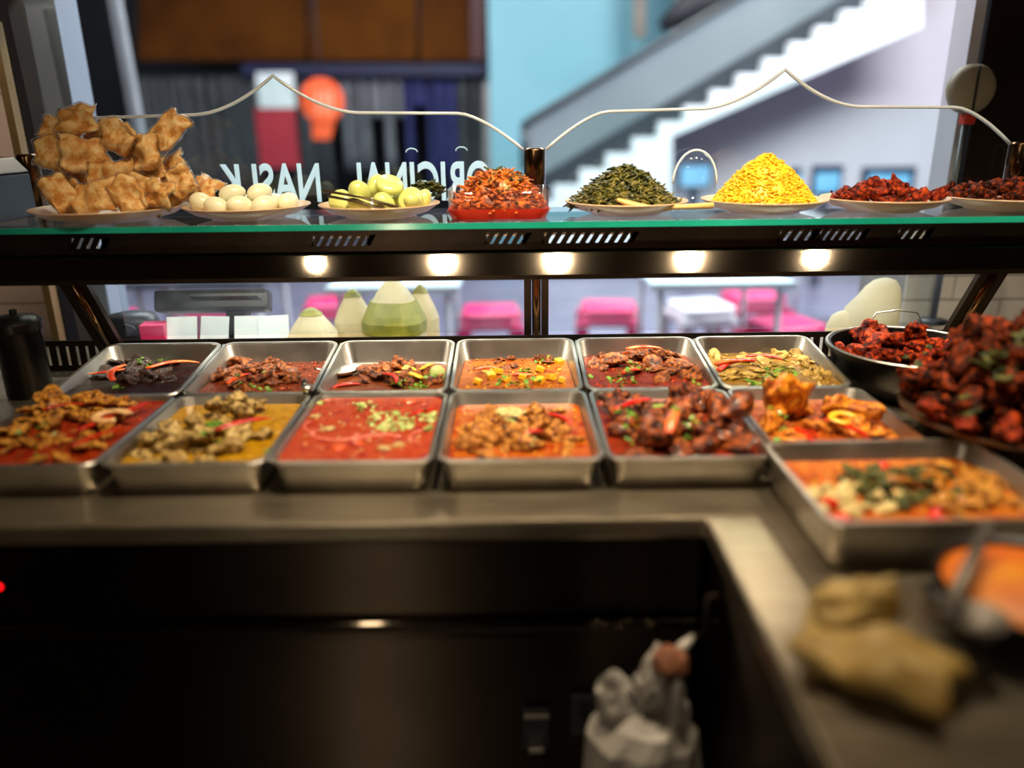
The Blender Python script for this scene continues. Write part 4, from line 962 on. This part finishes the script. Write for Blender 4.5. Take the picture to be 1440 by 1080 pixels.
# black scale with papers
sc_ = thing('counter_scale', 'black counter scale with a long tilted display head behind the soy pan', 'scale', (py(305, 470, 1.96).x, 1.97, LG))
dh = MB().box((0, 0, .141), (.295, .05, .058), (-.35, 0, 0)).build('display_head', BLACK, sc_, bevel=.012)
MB().box((.06, .0, .06), (.05, .05, .12)).build('stand', BLACK, sc_, bevel=.004)
MB().box((.005, .02, .005), (.18, .12, .01)).build('base', BLACK, sc_, bevel=.003)
MB().box((.04, -.031, .158), (.17, .004, .006), (-.35, 0, 0)).build('display_trim', STEELP, dh)
PAPW = mat('white paper slip', [(214, 222, 232), (232, 238, 244)], .5, 0, 12)
for i, (x, y, rx, rz) in enumerate(((255, 1.91, .5, .2), (300, 1.905, .6, -.3), (350, 1.91, .5, .1), (385, 1.92, .7, .4))):
    o = MB().box((0, 0, 0), (.075, .12, .0025)).build('paper_slip', PAPW); o.location = (py(x, 470, 1.907).x, 1.907, LG + .0558); o.rotation_euler = (1.18, 0, rz * .4)
    tag(o, 'white paper slip propped in front of the black scale', 'paper', 'paper slips by the scale')
o = MB().box((0, 0, 0), (.06, .05, .10)).build('pink_box', mat('hot pink plastic', [(214, 40, 96), (232, 66, 120)], .4, 0, 5), bevel=.003); o.location = (py(219, 470, 1.913).x, 1.913, LG + .050); o.rotation_euler = (0, 0, .12)
tag(o, 'small pink case at the end of the black scale', 'case')
DKB = mat('dark grey plastic', [(30, 32, 38), (46, 48, 54)], .4, 0, 6)
cb = MB()
cb.tube([py(x, y, 1.90) for x, y in ((160, 472), (166, 462), (176, 457), (187, 460), (194, 472))], .003, 6); tag(cb.build('power_cable', DKB, None, True), 'grey power cable looped by the leaning leg', 'cable')
o = MB().lathe([(.05, 0), (.052, .085), (.045, .103), (.02, .110), (.001, .111)], 18, sx=1.3).build('cable_hub', DKB, None, True); o.location = (py(190, 470, 2.0).x, 2.0, LG); tag(o, 'dark rounded adapter beside the looped cable', 'adapter')

# left end: canister, bowl
cn = thing('utensil_canister', 'tall dark steel canister with lid left of the soy pan', 'canister', (-1.09, 1.66, WT))
m = MB().lathe([(.045, 0), (.047, .004), (.047, .145), (.049, .148), (.049, .152), (.043, .152)], 28); autosmooth(m.build('body', WOKM, cn), 40)
m = MB().lathe([(.051, .150), (.052, .168), (.04, .18), (.008, .185), (.008, .195), (.001, .197)], 28); autosmooth(m.build('lid', WOKM, cn), 40)
o = MB().lathe([(.02, 0), (.025, .003), (.046, .035), (.049, .036), (.047, .038), (.024, .008), (.001, .006)], 28).build('cream_bowl', EGG, None, True); o.location = (-1.168, 1.46, WT); tag(o, 'small cream bowl next to the dark canister', 'bowl')

# ============================================================ RIGHT ARM OF THE COUNTER
BAGP = mat('straw coloured wrapping', [(138, 106, 40), (168, 138, 72), (186, 162, 106)], .55, 0, 2.2, bump=.5)
def crumple(seed, sc, amp=.22, sub=4):
    bm = bmesh.new(); bmesh.ops.create_icosphere(bm, subdivisions=sub, radius=1); off = Vector((seed * 3.7, seed, 0))
    for v in bm.verts:
        p = v.co.copy(); k = 1 + amp * (abs(noise.noise(p * 1.7 + off)) * 1.8 - .3) + .10 * (abs(noise.noise(p * 4 + off)) - .2)
        v.co = Vector((p.x * sc[0], p.y * sc[1], max(-.55, p.z) * sc[2])) * k
    lo = min(v.co.z for v in bm.verts)
    for v in bm.verts: v.co.z -= lo
    me = bpy.data.meshes.new('crumple'); bm.to_mesh(me); bm.free(); return me
bg = thing('wrapped_bundle', 'crumpled straw coloured packet on the counter arm below the corner pan', 'packet', (.378, .690, WT + .005), (0, 0, -.72))
for nm, sd, sx, sy, sz, tr_, ro in (('packet_body', 2.2, .115, .125, .055, (.005, -.005, .026), (.02, .05, .1)), ('packet_fold', 8.4, .062, .06, .045, (-.03, .035, .054), (.3, -.25, .6)), ('packet_top', 5.7, .03, .036, .045, (-.008, .045, .064), (.5, .2, 1.2))):
    me = pillow(sd, .36, .2); me.materials.clear(); me.materials.append(BAGP); put(nm, me, bg, T(tr_, ro, (sx * .82, sy * .72, sz)))
POT = (.604, .768)
tr = thing('sauce_pot', 'wide black pot of orange sauce in front of the large corner pan', 'pot', (POT[0], POT[1], WT))
m = MB().lathe([(.082, 0), (.09, .004), (.106, .052), (.112, .056), (.111, .059), (.103, .056), (.09, .01), (.001, .008)], 40); autosmooth(m.build('pot_body', BLACK, tr), 40)
for sgn in (-1, 1): MB().tube([(sgn * .106, -.02, .046), (sgn * .122, -.016, .048), (sgn * .122, .016, .048), (sgn * .106, .02, .046)], .005, 8).build('handle', BLACK, tr, True)
o = MB().lathe([(.1015, .044), (.099, .050), (.07, .060), (.03, .067), (.001, .069)], 36).build('orange_sauce', mat('orange sauce', [(184, 76, 3), (204, 108, 5), (216, 150, 12)], .5, 0, 11), None, True); o.location = (POT[0], POT[1], WT)
tag(o, 'thick orange sauce filling the wide black pot', 'sauce')
DULL = mat('dull grey steel', [(96, 90, 84), (120, 114, 106)], .55, .9, 9)
ld = thing('steel_ladle', 'grey steel ladle leaning in the orange sauce', 'ladle', (POT[0] - .03, POT[1] - .04, WT + .06))
pa = pz(1330, 868, WT + .064); pb = py(1392, 735, .83)
MB().tube([pa - ld.location, (pa + pb) / 2 - ld.location + Vector((0, 0, .004)), pb - ld.location], [.009, .007, .0075], 10, flat=.5).build('handle', DULL, ld, True)
m = MB().lathe([(.001, -.012), (.016, -.010), (.026, -.002), (.03, .006), (.028, .006), (.015, -.006), (.001, -.009)], 24, c=tuple(pa - ld.location + Vector((.03, -.006, 0)))); m.build('cup', DULL, ld, True)
tr = thing('black_tray', 'low black tray in front of the sauce pot', 'tray', (.640, .545, WT), (0, 0, -.25))
m = MB(); m.loops([rr(.22, .16, .03, 0), rr(.25, .19, .03, .03), rr(.245, .185, .03, .03), rr(.215, .155, .03, .004)]); autosmooth(m.build('tray_body', BLACK, tr), 40)
MB().loops([rr(.252, .192, .03, .029), rr(.256, .196, .03, .031), rr(.252, .192, .03, .033), rr(.243, .183, .03, .031)], False, False).build('rim', BLACK, tr, True)
# hanging bag, sockets, indicator lamp
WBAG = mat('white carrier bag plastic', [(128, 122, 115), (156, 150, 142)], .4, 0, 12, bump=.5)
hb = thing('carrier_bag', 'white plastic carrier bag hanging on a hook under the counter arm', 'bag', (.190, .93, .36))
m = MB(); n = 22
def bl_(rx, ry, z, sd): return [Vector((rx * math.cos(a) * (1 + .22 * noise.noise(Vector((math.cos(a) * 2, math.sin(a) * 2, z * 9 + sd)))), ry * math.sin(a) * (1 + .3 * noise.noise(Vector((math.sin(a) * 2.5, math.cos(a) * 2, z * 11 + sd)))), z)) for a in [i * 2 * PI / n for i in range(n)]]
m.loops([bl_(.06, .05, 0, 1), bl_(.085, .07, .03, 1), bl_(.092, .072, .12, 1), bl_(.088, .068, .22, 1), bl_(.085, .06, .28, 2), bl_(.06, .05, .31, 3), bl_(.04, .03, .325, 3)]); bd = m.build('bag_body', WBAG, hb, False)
for k, (dx, dz, rx) in enumerate(((-.035, .35, .03), (.012, .375, .034), (.045, .345, .026))):
    me = crumple(6 + k, (rx, .024, .05), .35, 3); me.materials.append(WBAG); put('handle', me, hb, T((dx, 0, dz - .05), (0, (dx) * 5, k)))
me = crumple(6, (.026, .022, .022), .2, 3); me.materials.append(mat('brown paper food', [(96, 52, 30), (140, 92, 62)], .6, 0, 20)); put('wrapped_food', me, hb, T((.03, -.012, .40)))
MB().tube([(.03, 0, .40), (.055, .01, .425), (.070, .02, .432)], [.012, .008, .004], 8).build('loop', WBAG, hb, True)
hk = MB().tube([(.275, .95, .86), (.275, .95, .80), (.262, .95, .79), (.258, .95, .80)], .003, 6).tube([(.275, .95, .86), (.30, .95, .86)], .002, 6); hk.build('bag_hook', DARKST, ct, True)
for lab, x, y in (('dark power socket with a pale plug on the counter panel', 754, 1020), ('dark blank switch box on the counter panel', 822, 1000)):
    p = py(x, y, 1.058); o = thing('power_socket', lab, 'socket', p)
    fp = MB().box((0, -.004, 0), (.046, .012, .085)).build('face_plate', DKB, o, bevel=.003)
    if x < 800:
        MB().box((0, -.014, .034), (.042, .01, .010)).build('top_trim', STEEL, fp, bevel=.002); MB().box((0, -.018, -.028), (.026, .02, .012)).build('plug', STEEL, fp, bevel=.003)
    else: MB().box((0, -.013, .01), (.02, .006, .03)).build('rocker', BLACK, fp, bevel=.002)
p = py(2, 822, 1.055); o = thing('indicator_lamp', 'small glowing red indicator lamp on the dark counter panel', 'lamp', p)
MB().lathe([(.009, 0), (.009, .006), (.006, .006)], 16).build('bezel', BLACK, o, True, M=T((0, 0, 0), (PI / 2, 0, 0)))
MB().lathe([(.006, .004), (.005, .008), (.001, .009)], 12).build('lens', mat('red lamp lens', (255, 10, 20), .3, emit=3), o, True, M=T((0, 0, 0), (PI / 2, 0, 0)))

# ============================================================ HALL: TABLES, STOOLS
TOPM = mat('pale blue tabletop', [(196, 218, 228), (214, 232, 240)], .3, 0, 2)
LEGM = mat('white painted tube', [(186, 184, 196), (206, 204, 214)], .4, 0, 5)
PNK = mat('hot pink plastic stool', [(224, 28, 104), (240, 62, 132)], .32, 0, 2, coat=.3)
def table(label, x0, x1, y0, y1, z, m):
    o = thing('dining_table', label, 'table', ((x0 + x1) / 2, (y0 + y1) / 2, 0), group='hall tables')
    a, b = (x1 - x0), (y1 - y0); MB().box((0, 0, z - .018), (a, b, .036)).build('tabletop', m, o, bevel=.008)
    for sx in (-1, 1):
        for sy in (-1, 1): MB().tube([(sx * (a / 2 - .06), sy * (b / 2 - .06), 0), (sx * (a / 2 - .06), sy * (b / 2 - .06), z - .036)], .016, 10).build('leg', LEGM, o, True)
p = py(456, 405, 3.72); q = py(645, 405, 3.72)
table('pale blue dining table behind the wrapped rice packets', p.x, q.x, 3.72, 4.42, p.z, TOPM)
p2 = py(916, 404, 3.72); q2 = py(1092, 404, 3.72)
table('pale blue dining table among the crowded pink stools', p2.x, q2.x + .1, 3.72, 4.42, p.z, TOPM)
p3 = py(168, 400, 3.9); q3 = py(372, 400, 3.9)
table('dark grey dining table behind the black scale', p3.x, q3.x, 3.9, 4.5, p.z, mat('dark grey tabletop', [(62, 62, 78), (84, 84, 100)], .4, 0, 3))
p4 = py(1110, 392, 5.3); q4 = py(1300, 392, 5.3)
table('dark brown table beyond the crowded pink stools', p4.x, q4.x, 5.25, 5.85, p.z, mat('dark brown tabletop', [(30, 22, 24), (46, 34, 34)], .4, 0, 3))
def stool_meshes(m):
    s = MB(); s.loops([rr(.32, .32, .05, .415), rr(.335, .335, .05, .44), rr(.325, .325, .05, .455), rr(.26, .26, .04, .458)]); a = s.mesh('seat', m, True)
    ap = MB(); ap.loops([rr(.36, .36, .05, .36), rr(.325, .325, .05, .42), rr(.315, .315, .05, .42), rr(.35, .35, .05, .36)]); b = ap.mesh('skirt', m, True)
    lg = MB(); lg.loops([[Vector((x, y, 0)) for x, y in ((.015, .015), (.075, .015), (.075, .03), (.03, .03), (.03, .075), (.015, .075))][::-1]] + [[Vector((x, y, .38)) for x, y in ((-.01, -.01), (.07, -.01), (.07, .005), (.005, .005), (.005, .07), (-.01, .07))][::-1]]); c = lg.mesh('leg', m)
    return a, b, c
SM = stool_meshes(PNK)
def stool(label, x, y, Y, rz, z=0.):
    c = py(x, y, Y); o = thing('plastic_stool', label, 'stool', (c.x, Y, z), (0, 0, rz), 'pink stools in the hall')
    put('seat', SM[0], o); put('skirt', SM[1], o)
    for k in range(4):
        put('leg', SM[2], o, Matrix.Rotation(k * PI / 2, 4, 'Z') @ Matrix.Translation((-.19, -.19, 0)))
SL = 'hot pink square plastic stool between the hall tables'
stool('hot pink plastic stool seen past the leaf-banded rice packet', 690, 440, 4.55, .05)
stool('hot pink plastic stool just right of the middle post', 856, 432, 4.62, -.1)
stool('hot pink plastic stool under the far edge of the pale table', 470, 440, 4.85, .2)
stool('hot pink plastic stool at the crowded table beside the white stool', 1058, 425, 4.9, .1)
stool('near pink stool of the crowded group beside the cloth bundle', 1105, 452, 4.15, .3)
stool('pink plastic stool seen beside the leaning leg at the cable', 140, 430, 4.5, .1)
stool('pink plastic stool behind the black scale', 300, 445, 4.95, .2)
SMW = stool_meshes(mat('white plastic stool', [(226, 224, 232), (240, 238, 244)], .35, 0, 3))
SMK = SM; SM = SMW
stool('white plastic stool beside the crowded pink stools', 985, 436, 4.62, .2); SM = SMK

# ============================================================ STAIRCASE
SY = 8.0
WHT = mat('white stair stringer', [(214, 222, 230), (232, 238, 244)], .55, 0, 1.5)
st = thing('staircase', 'white staircase with stepped side and grey balustrade rising through the hall', 'staircase', py(860, 380, SY))
off = -st.location
def sl(name, pts, Y, dep, m, parent=st): return MB().prism([py(x, y, Y) + off for x, y in pts], (0, dep, 0)).build(name, m, parent)
SX0, SY0, DXs, DYs, NS = 742, 283, 37.0, 22.4, 15
zig = []
for i in range(NS):
    zig += [(SX0 + i * DXs, SY0 - i * DYs), (SX0 + (i + 1) * DXs, SY0 - i * DYs)]
sl('stringer', [(SX0, 383), *zig, (SX0 + NS * DXs, SY0 - NS * DYs + 90), (945, 192), (945, 383)], SY, .12, WHT)
DTR = mat('dark stair tread', [(30, 38, 46), (46, 54, 62)], .5, 0, 3)
for i in range(NS):
    a = py(SX0 + i * DXs, SY0 - i * DYs, SY); b = py(SX0 + (i + 1) * DXs, SY0 - i * DYs, SY)
    MB().box(((a.x + b.x) / 2, SY + .72, a.z - .016), (abs(b.x - a.x) + .02, 1.2, .03)).build('tread', DTR, st, M=T(off))
    MB().box((a.x + .01, SY + .72, a.z - .09), (.02, 1.2, .15)).build('riser', WHT, st, M=T(off))
GRYB = mat('grey balustrade panel', [(100, 112, 118), (118, 129, 135)], .45, 0, 1)
sl('dark_band', [(742, 284), (742, 258), (1340, -96), (1340, -66), (1300, -30)], SY + .13, .03, DTR)  # dark band between the steps and the balustrade
sl('balustrade', [(744, 258), (744, 172), (1340, -180), (1340, -96)], SY + .14, .05, GRYB)
HR = mat('dark handrail', [(34, 44, 52), (52, 62, 70)], .4, 0, 4)
MB().tube([py(738, 176, SY + .12) + off, py(742, 170, SY + .12) + off, py(1340, -184, SY + .12) + off], .035, 10).build('handrail', HR, st, True)
MB().tube([py(738, 240, SY + .16) + off, py(738, 172, SY + .16) + off], .045, 10).build('newel_post', HR, st, True)
sl('inner_wall', [(744, 300), (744, 250), (1340, -100), (1340, 60), (1290, 60), (950, 260)], SY + 1.3, .05, GRYB)
# upper rail post and dark fittings
o = slab('stair_post', [(892, 52), (892, -60), (908, -60), (908, 52)], SY + 1.2, .1, mat('brown post', [(92, 84, 80), (116, 106, 100)], .5, 0, 4)); tag(o, 'brown post rising behind the stair handrail', 'post')
o = MB().tube([py(930, 38, SY + .45), py(965, 12, SY + .45), py(1010, -8, SY + .45), py(1040, -30, SY + .45)], [.06, .15, .18, .15], 10).build('dark_bag', mat('black cloth', [(22, 26, 34), (40, 42, 50)], .7, 0, 8), None, True); tag(o, 'dark cloth bag resting on the stairs behind the balustrade', 'bag')

# monitors / counters at the back under the stairs
SCR = mat('lit blue screen', [(90, 150, 190), (130, 190, 222)], .3, 0, 3, emit=.35)
FRM = mat('dark blue monitor frame', [(30, 40, 66), (46, 58, 86)], .4, 0, 4)
for lab, xa, xb, ya, yb in (('lit blue monitor seen through the clear dome', 950, 1004, 222, 268), ('lit blue monitor next to the yellow rice mound', 1108, 1128, 236, 274), ('lit blue monitor between the rice and the red meat', 1138, 1186, 232, 276), ('wide lit blue monitor above the red meat plate', 1208, 1288, 234, 276)):
    Y = 7.3; a = py(xa, yb, Y); b = py(xb, ya, Y); o = thing('monitor', lab, 'monitor', ((a.x + b.x) / 2, Y, 0), group='monitors under the stairs')
    wd = b.x - a.x; h = b.z - a.z
    hs = MB().box((0, 0, a.z + h / 2), (wd, .06, h)).build('housing', FRM, o, bevel=.01)
    MB().box((0, -.033, a.z + h * .45), (wd * .78, .006, h * .62)).build('screen', SCR, hs)
    MB().box((0, .02, a.z / 2), (wd * .3, .06, a.z)).build('pedestal', FRM, o)
# clear dome cover on the shelf
dc = thing('dome_cover', 'clear plastic dome cover behind the yellow rice', 'food cover', (py(975, 285, 1.915).x, 1.915, SH))
R_ = .052
m = MB().lathe([(R_, 0)] + [(R_ * math.cos(a), .055 + .075 * math.sin(a)) for a in [D2R(i * 15) for i in range(6)]] + [(.004, .13)], 28, sy=.5); m.build('dome', glass('clear dome plastic', (240, 246, 250), .05, .06), dc, True)
MB().tube([(R_ * math.cos(a), 0, .055 + .077 * math.sin(a)) for a in [D2R(i * 12) for i in range(16)]], .003, 6).build('dome_seam', WEDGE, dc, True)

# ============================================================ SHOP OPPOSITE
YB = 9.9
AMB = mat('amber brown signboard', [(40, 19, 5), (70, 36, 5), (92, 52, 8)], .85, 0, .9, spec=.1)
sg = thing('shop_signboard', 'dark amber shop signboard over the hanging garments', 'signboard', py(450, 85, YB))
off2 = -sg.location
for i, (xa, xb) in enumerate(((195, 430), (436, 585), (591, 660))):
    MB().prism([py(x, y, YB) + off2 for x, y in ((xa, 84), (xb, 84), (xb, -60), (xa, -60))], (0, .1, 0)).build('panel', AMB, sg)
MB().prism([py(x, y, YB) + off2 for x, y in ((662, 84), (684, 84), (684, -60), (662, -60))], (0, .1, 0)).build('red_end_panel', mat('dark red panel', [(52, 6, 10), (70, 10, 14)], .5, 0, 2), sg)
o = slab('blue_fascia', [(340, 106), (684, 106), (684, 90), (340, 90)], YB - .02, .12, mat('navy fascia', [(8, 12, 48), (14, 20, 66)], .5, 0, 2)); tag(o, 'narrow navy blue fascia strip under the amber signboard', 'fascia')
GAR = [mat('grey cloth', [(86, 88, 96), (112, 114, 122)], .8, 0, 6), mat('navy cloth', [(30, 34, 84), (46, 50, 108)], .8, 0, 6), mat('charcoal cloth', [(48, 52, 58), (70, 74, 80)], .8, 0, 6), mat('off white cloth', [(150, 150, 152), (176, 174, 174)], .8, 0, 6)]
GN = ['grey', 'navy', 'charcoal', 'off-white']
xs = 190; rg = random.Random(4)
while xs < 680:
    wpx = rg.uniform(11, 20)
    gi = 2 if xs < 330 else (0 if 480 < xs < 560 else 1 if 560 < xs < 630 else 3 if xs > 635 else rg.choice((0, 2, 2)))
    if gi == 3 and rg.random() < .4: gi = 2
    top = py(xs + wpx / 2, 110, YB + .15); bot = 270 if gi in (2,) else rg.choice((150, 165, 240, 270))
    b = py(xs + wpx / 2, bot, YB + .15); wdt = wpx * YB / 1150
    m = MB(); Ls = []
    for k in range(6):
        t = k / 5; z = top.z + (b.z - top.z) * t
        Ls.append([Vector((top.x + wdt * .46 * math.cos(a) * (.75 + .25 * t), YB + .15 + .07 * math.sin(a) * (1 + .3 * math.sin(a * 3 + xs)), z)) for a in [i * 2 * PI / 10 for i in range(10)]])
    m.loops(Ls); o = m.build('hanging_garment', GAR[gi], None, True); tag(o, ('long ' if bot > 200 else 'short ') + GN[gi] + ' garment in the dark shop, ' + ('near the slender grey pole' if xs < 270 else 'between the grey pole and the banner' if xs < 350 else 'behind the white and red banner' if xs < 425 else 'behind the round orange sign' if xs < 500 else 'past the round orange sign' if xs < 590 else 'next to the light blue wall'), 'garment', GN[gi] + ' hanging garments'); xs += wpx
ra, rb = py(178, 110, YB + .15) + Vector((0, 0, .016)), py(704, 110, YB + .15) + Vector((0, 0, .016))
tag(MB().tube([ra, rb], .02, 8).tube([ra, (ra.x, ra.y, 0)], .02, 8).tube([rb, (rb.x, rb.y, 0)], .02, 8).build('garment_rail', HR, None, True), 'long dark rail holding the hanging garments in the shop', 'rail')
bn = thing('standing_banner', 'white and red standing banner in front of the dark shop', 'banner', (py(396, 240, 8.6).x, 8.6, 0))
def bx_(name, xa, xb, ya, yb, m, par, Y, d=.04):
    a = py(xa, yb, Y) - par.location; b = py(xb, ya, Y) - par.location; return MB().box(((a.x + b.x) / 2, 0, (a.z + b.z) / 2), (abs(b.x - a.x), d, b.z - a.z)).build(name, m, par)
bx_('white_panel', 366, 412, 102, 152, mat('white banner cloth', [(176, 186, 190), (196, 204, 206)], .6, 0, 4), bn, 8.6)
bx_('red_panel', 368, 414, 152, 236, mat('crimson banner cloth', [(140, 24, 40), (160, 36, 50)], .6, 0, 4), bn, 8.6)
MB().bar((0, .03, 0), (0, .03, py(396, 102, 8.6).z), .03, .03).build('pole', HR, bn); MB().box((0, .03, .015), (.5, .3, .03)).build('foot', HR, bn)
rs = thing('round_sign', 'round orange hanging sign with pale marks and a tail', 'sign', py(453, 142, 8.9))
ORS = mat('orange sign', [(216, 74, 34), (232, 96, 50)], .5, 0, 4, emit=.25)
r_s = 30 * 8.9 / 1150
MB().lathe([(r_s, -.02), (r_s, .02)], 32).build('disc', ORS, rs, False, M=T((0, 0, 0), (PI / 2, 0, 0), (1, 1, 1)))
MB().prism([py(x, y, 8.9) - rs.location for x, y in ((438, 165), (472, 165), (464, 196), (440, 196))], (0, .03, 0)).build('tail', ORS, rs)
for dx in (-6, 4, 12):
    MB().prism([py(453 + dx + u, y, 8.875) - rs.location for u, y in ((-2, 128), (2, 128), (2, 160), (-2, 160))], (0, .01, 0)).build('mark', mat('pale sign mark', [(226, 150, 118), (236, 170, 140)], .5, 0, 4), rs)
MB().tube([(0, 0, r_s), (0, 0, 5 - rs.location.z)], .012, 6).build('hanger', HR, rs, True)

# ============================================================ LEFT AND RIGHT ENDS
o = MB().bar(py(8, -10, 2.2), Vector((py(64, 300, 2.16).x + .05, 2.16, 0)), .038, .06).build('stall_post', mat('dark bronze paint', [(36, 28, 18), (52, 40, 26)], .45, .2, 4)); tag(o, 'dark brown stall post in front of the pink tiled pilaster', 'post')
o = MB().bar(py(-8, 30, 2.1), Vector((py(28, 310, 2.1).x + .04, 2.1, WT)), .02, .03).build('brass_strip', mat('dull brass', [(120, 96, 58), (146, 120, 76)], .35, .6, 6)); tag(o, 'thin dull brass strip beside the dark stall post', 'trim')
_a, _b = py(160, -10, 5.0), py(196, 190, 5.0); _d = (_b - _a) / (_b.z - _a.z)
o = MB().bar(_a + _d * (4.9 - _a.z), _a + _d * (0 - _a.z), .075, .05).build('door_pole', mat('grey white pole', [(130, 134, 140), (154, 158, 164)], .35, .2, 4)); tag(o, 'slender grey pole standing before the dark shop', 'pole')
o = MB().bar(py(70, 385, 2.25), Vector((py(98, 560, 2.25).x, 2.25, 0)), .036, .03).build('beige_upright', mat('beige enamel', [(140, 124, 98), (164, 148, 120)], .5, 0, 5)); tag(o, 'beige upright strip behind the dark canister', 'upright')
o = MB().bar(py(98, 385, 2.26), Vector((py(118, 520, 2.26).x, 2.26, 0)), .05, .03).build('dark_upright', DKB); tag(o, 'dark grey upright beside the beige strip', 'upright')
# fan on a pole against the dark panel
BEIGE = mat('beige fan plastic', [(120, 110, 90), (142, 132, 110)], .5, 0, 6)
fn = thing('pedestal_fan', 'beige round fan on a thin pole near the dark panel', 'fan', (py(1338, 290, 2.21).x, 2.21, LG + .0))
fz = py(1338, 126, 2.21).z - fn.location.z; fr_ = 33 * 2.21 / 1150
m = MB().lathe([(.001, -.022), (fr_ * .8, -.022), (fr_, -.008), (fr_, .008), (fr_ * .8, .022), (.001, .022)], 30); m.build('head', BEIGE, fn, True, M=T((0, 0, fz), (PI / 2, 0, 0)))
MB().box((0, -.026, fz), (.004, .006, fr_ * 1.8)).build('centre_rib', DKB, fn)
MB().box((.004, -.0, fz - fr_ - .012), (.03, .03, .028)).build('red_switch', mat('red switch', [(168, 40, 28), (190, 56, 40)], .4, 0, 5), fn, bevel=.004)
MB().tube([(0, 0, fz - fr_), (0, 0, 0)], .009, 10).build('pole', DKB, fn, True)
MB().lathe([(.04, 0), (.04, .01), (.01, .014)], 20).build('base', DKB, fn, True)
# wire rack at the right end
wr = thing('wire_stand', 'thin steel wire stand at the end of the shelf by the dark meat', 'wire rack', (1.275, 1.86, SH))
for s in (0, .05):
    MB().tube([(-.03, s, 0), (-.03, s, .125), (-.024, s, .131), (.055, s, .131), (.06, s, .125), (.06, s, 0)], .0022, 6).build('wire', STEEL, wr, True)
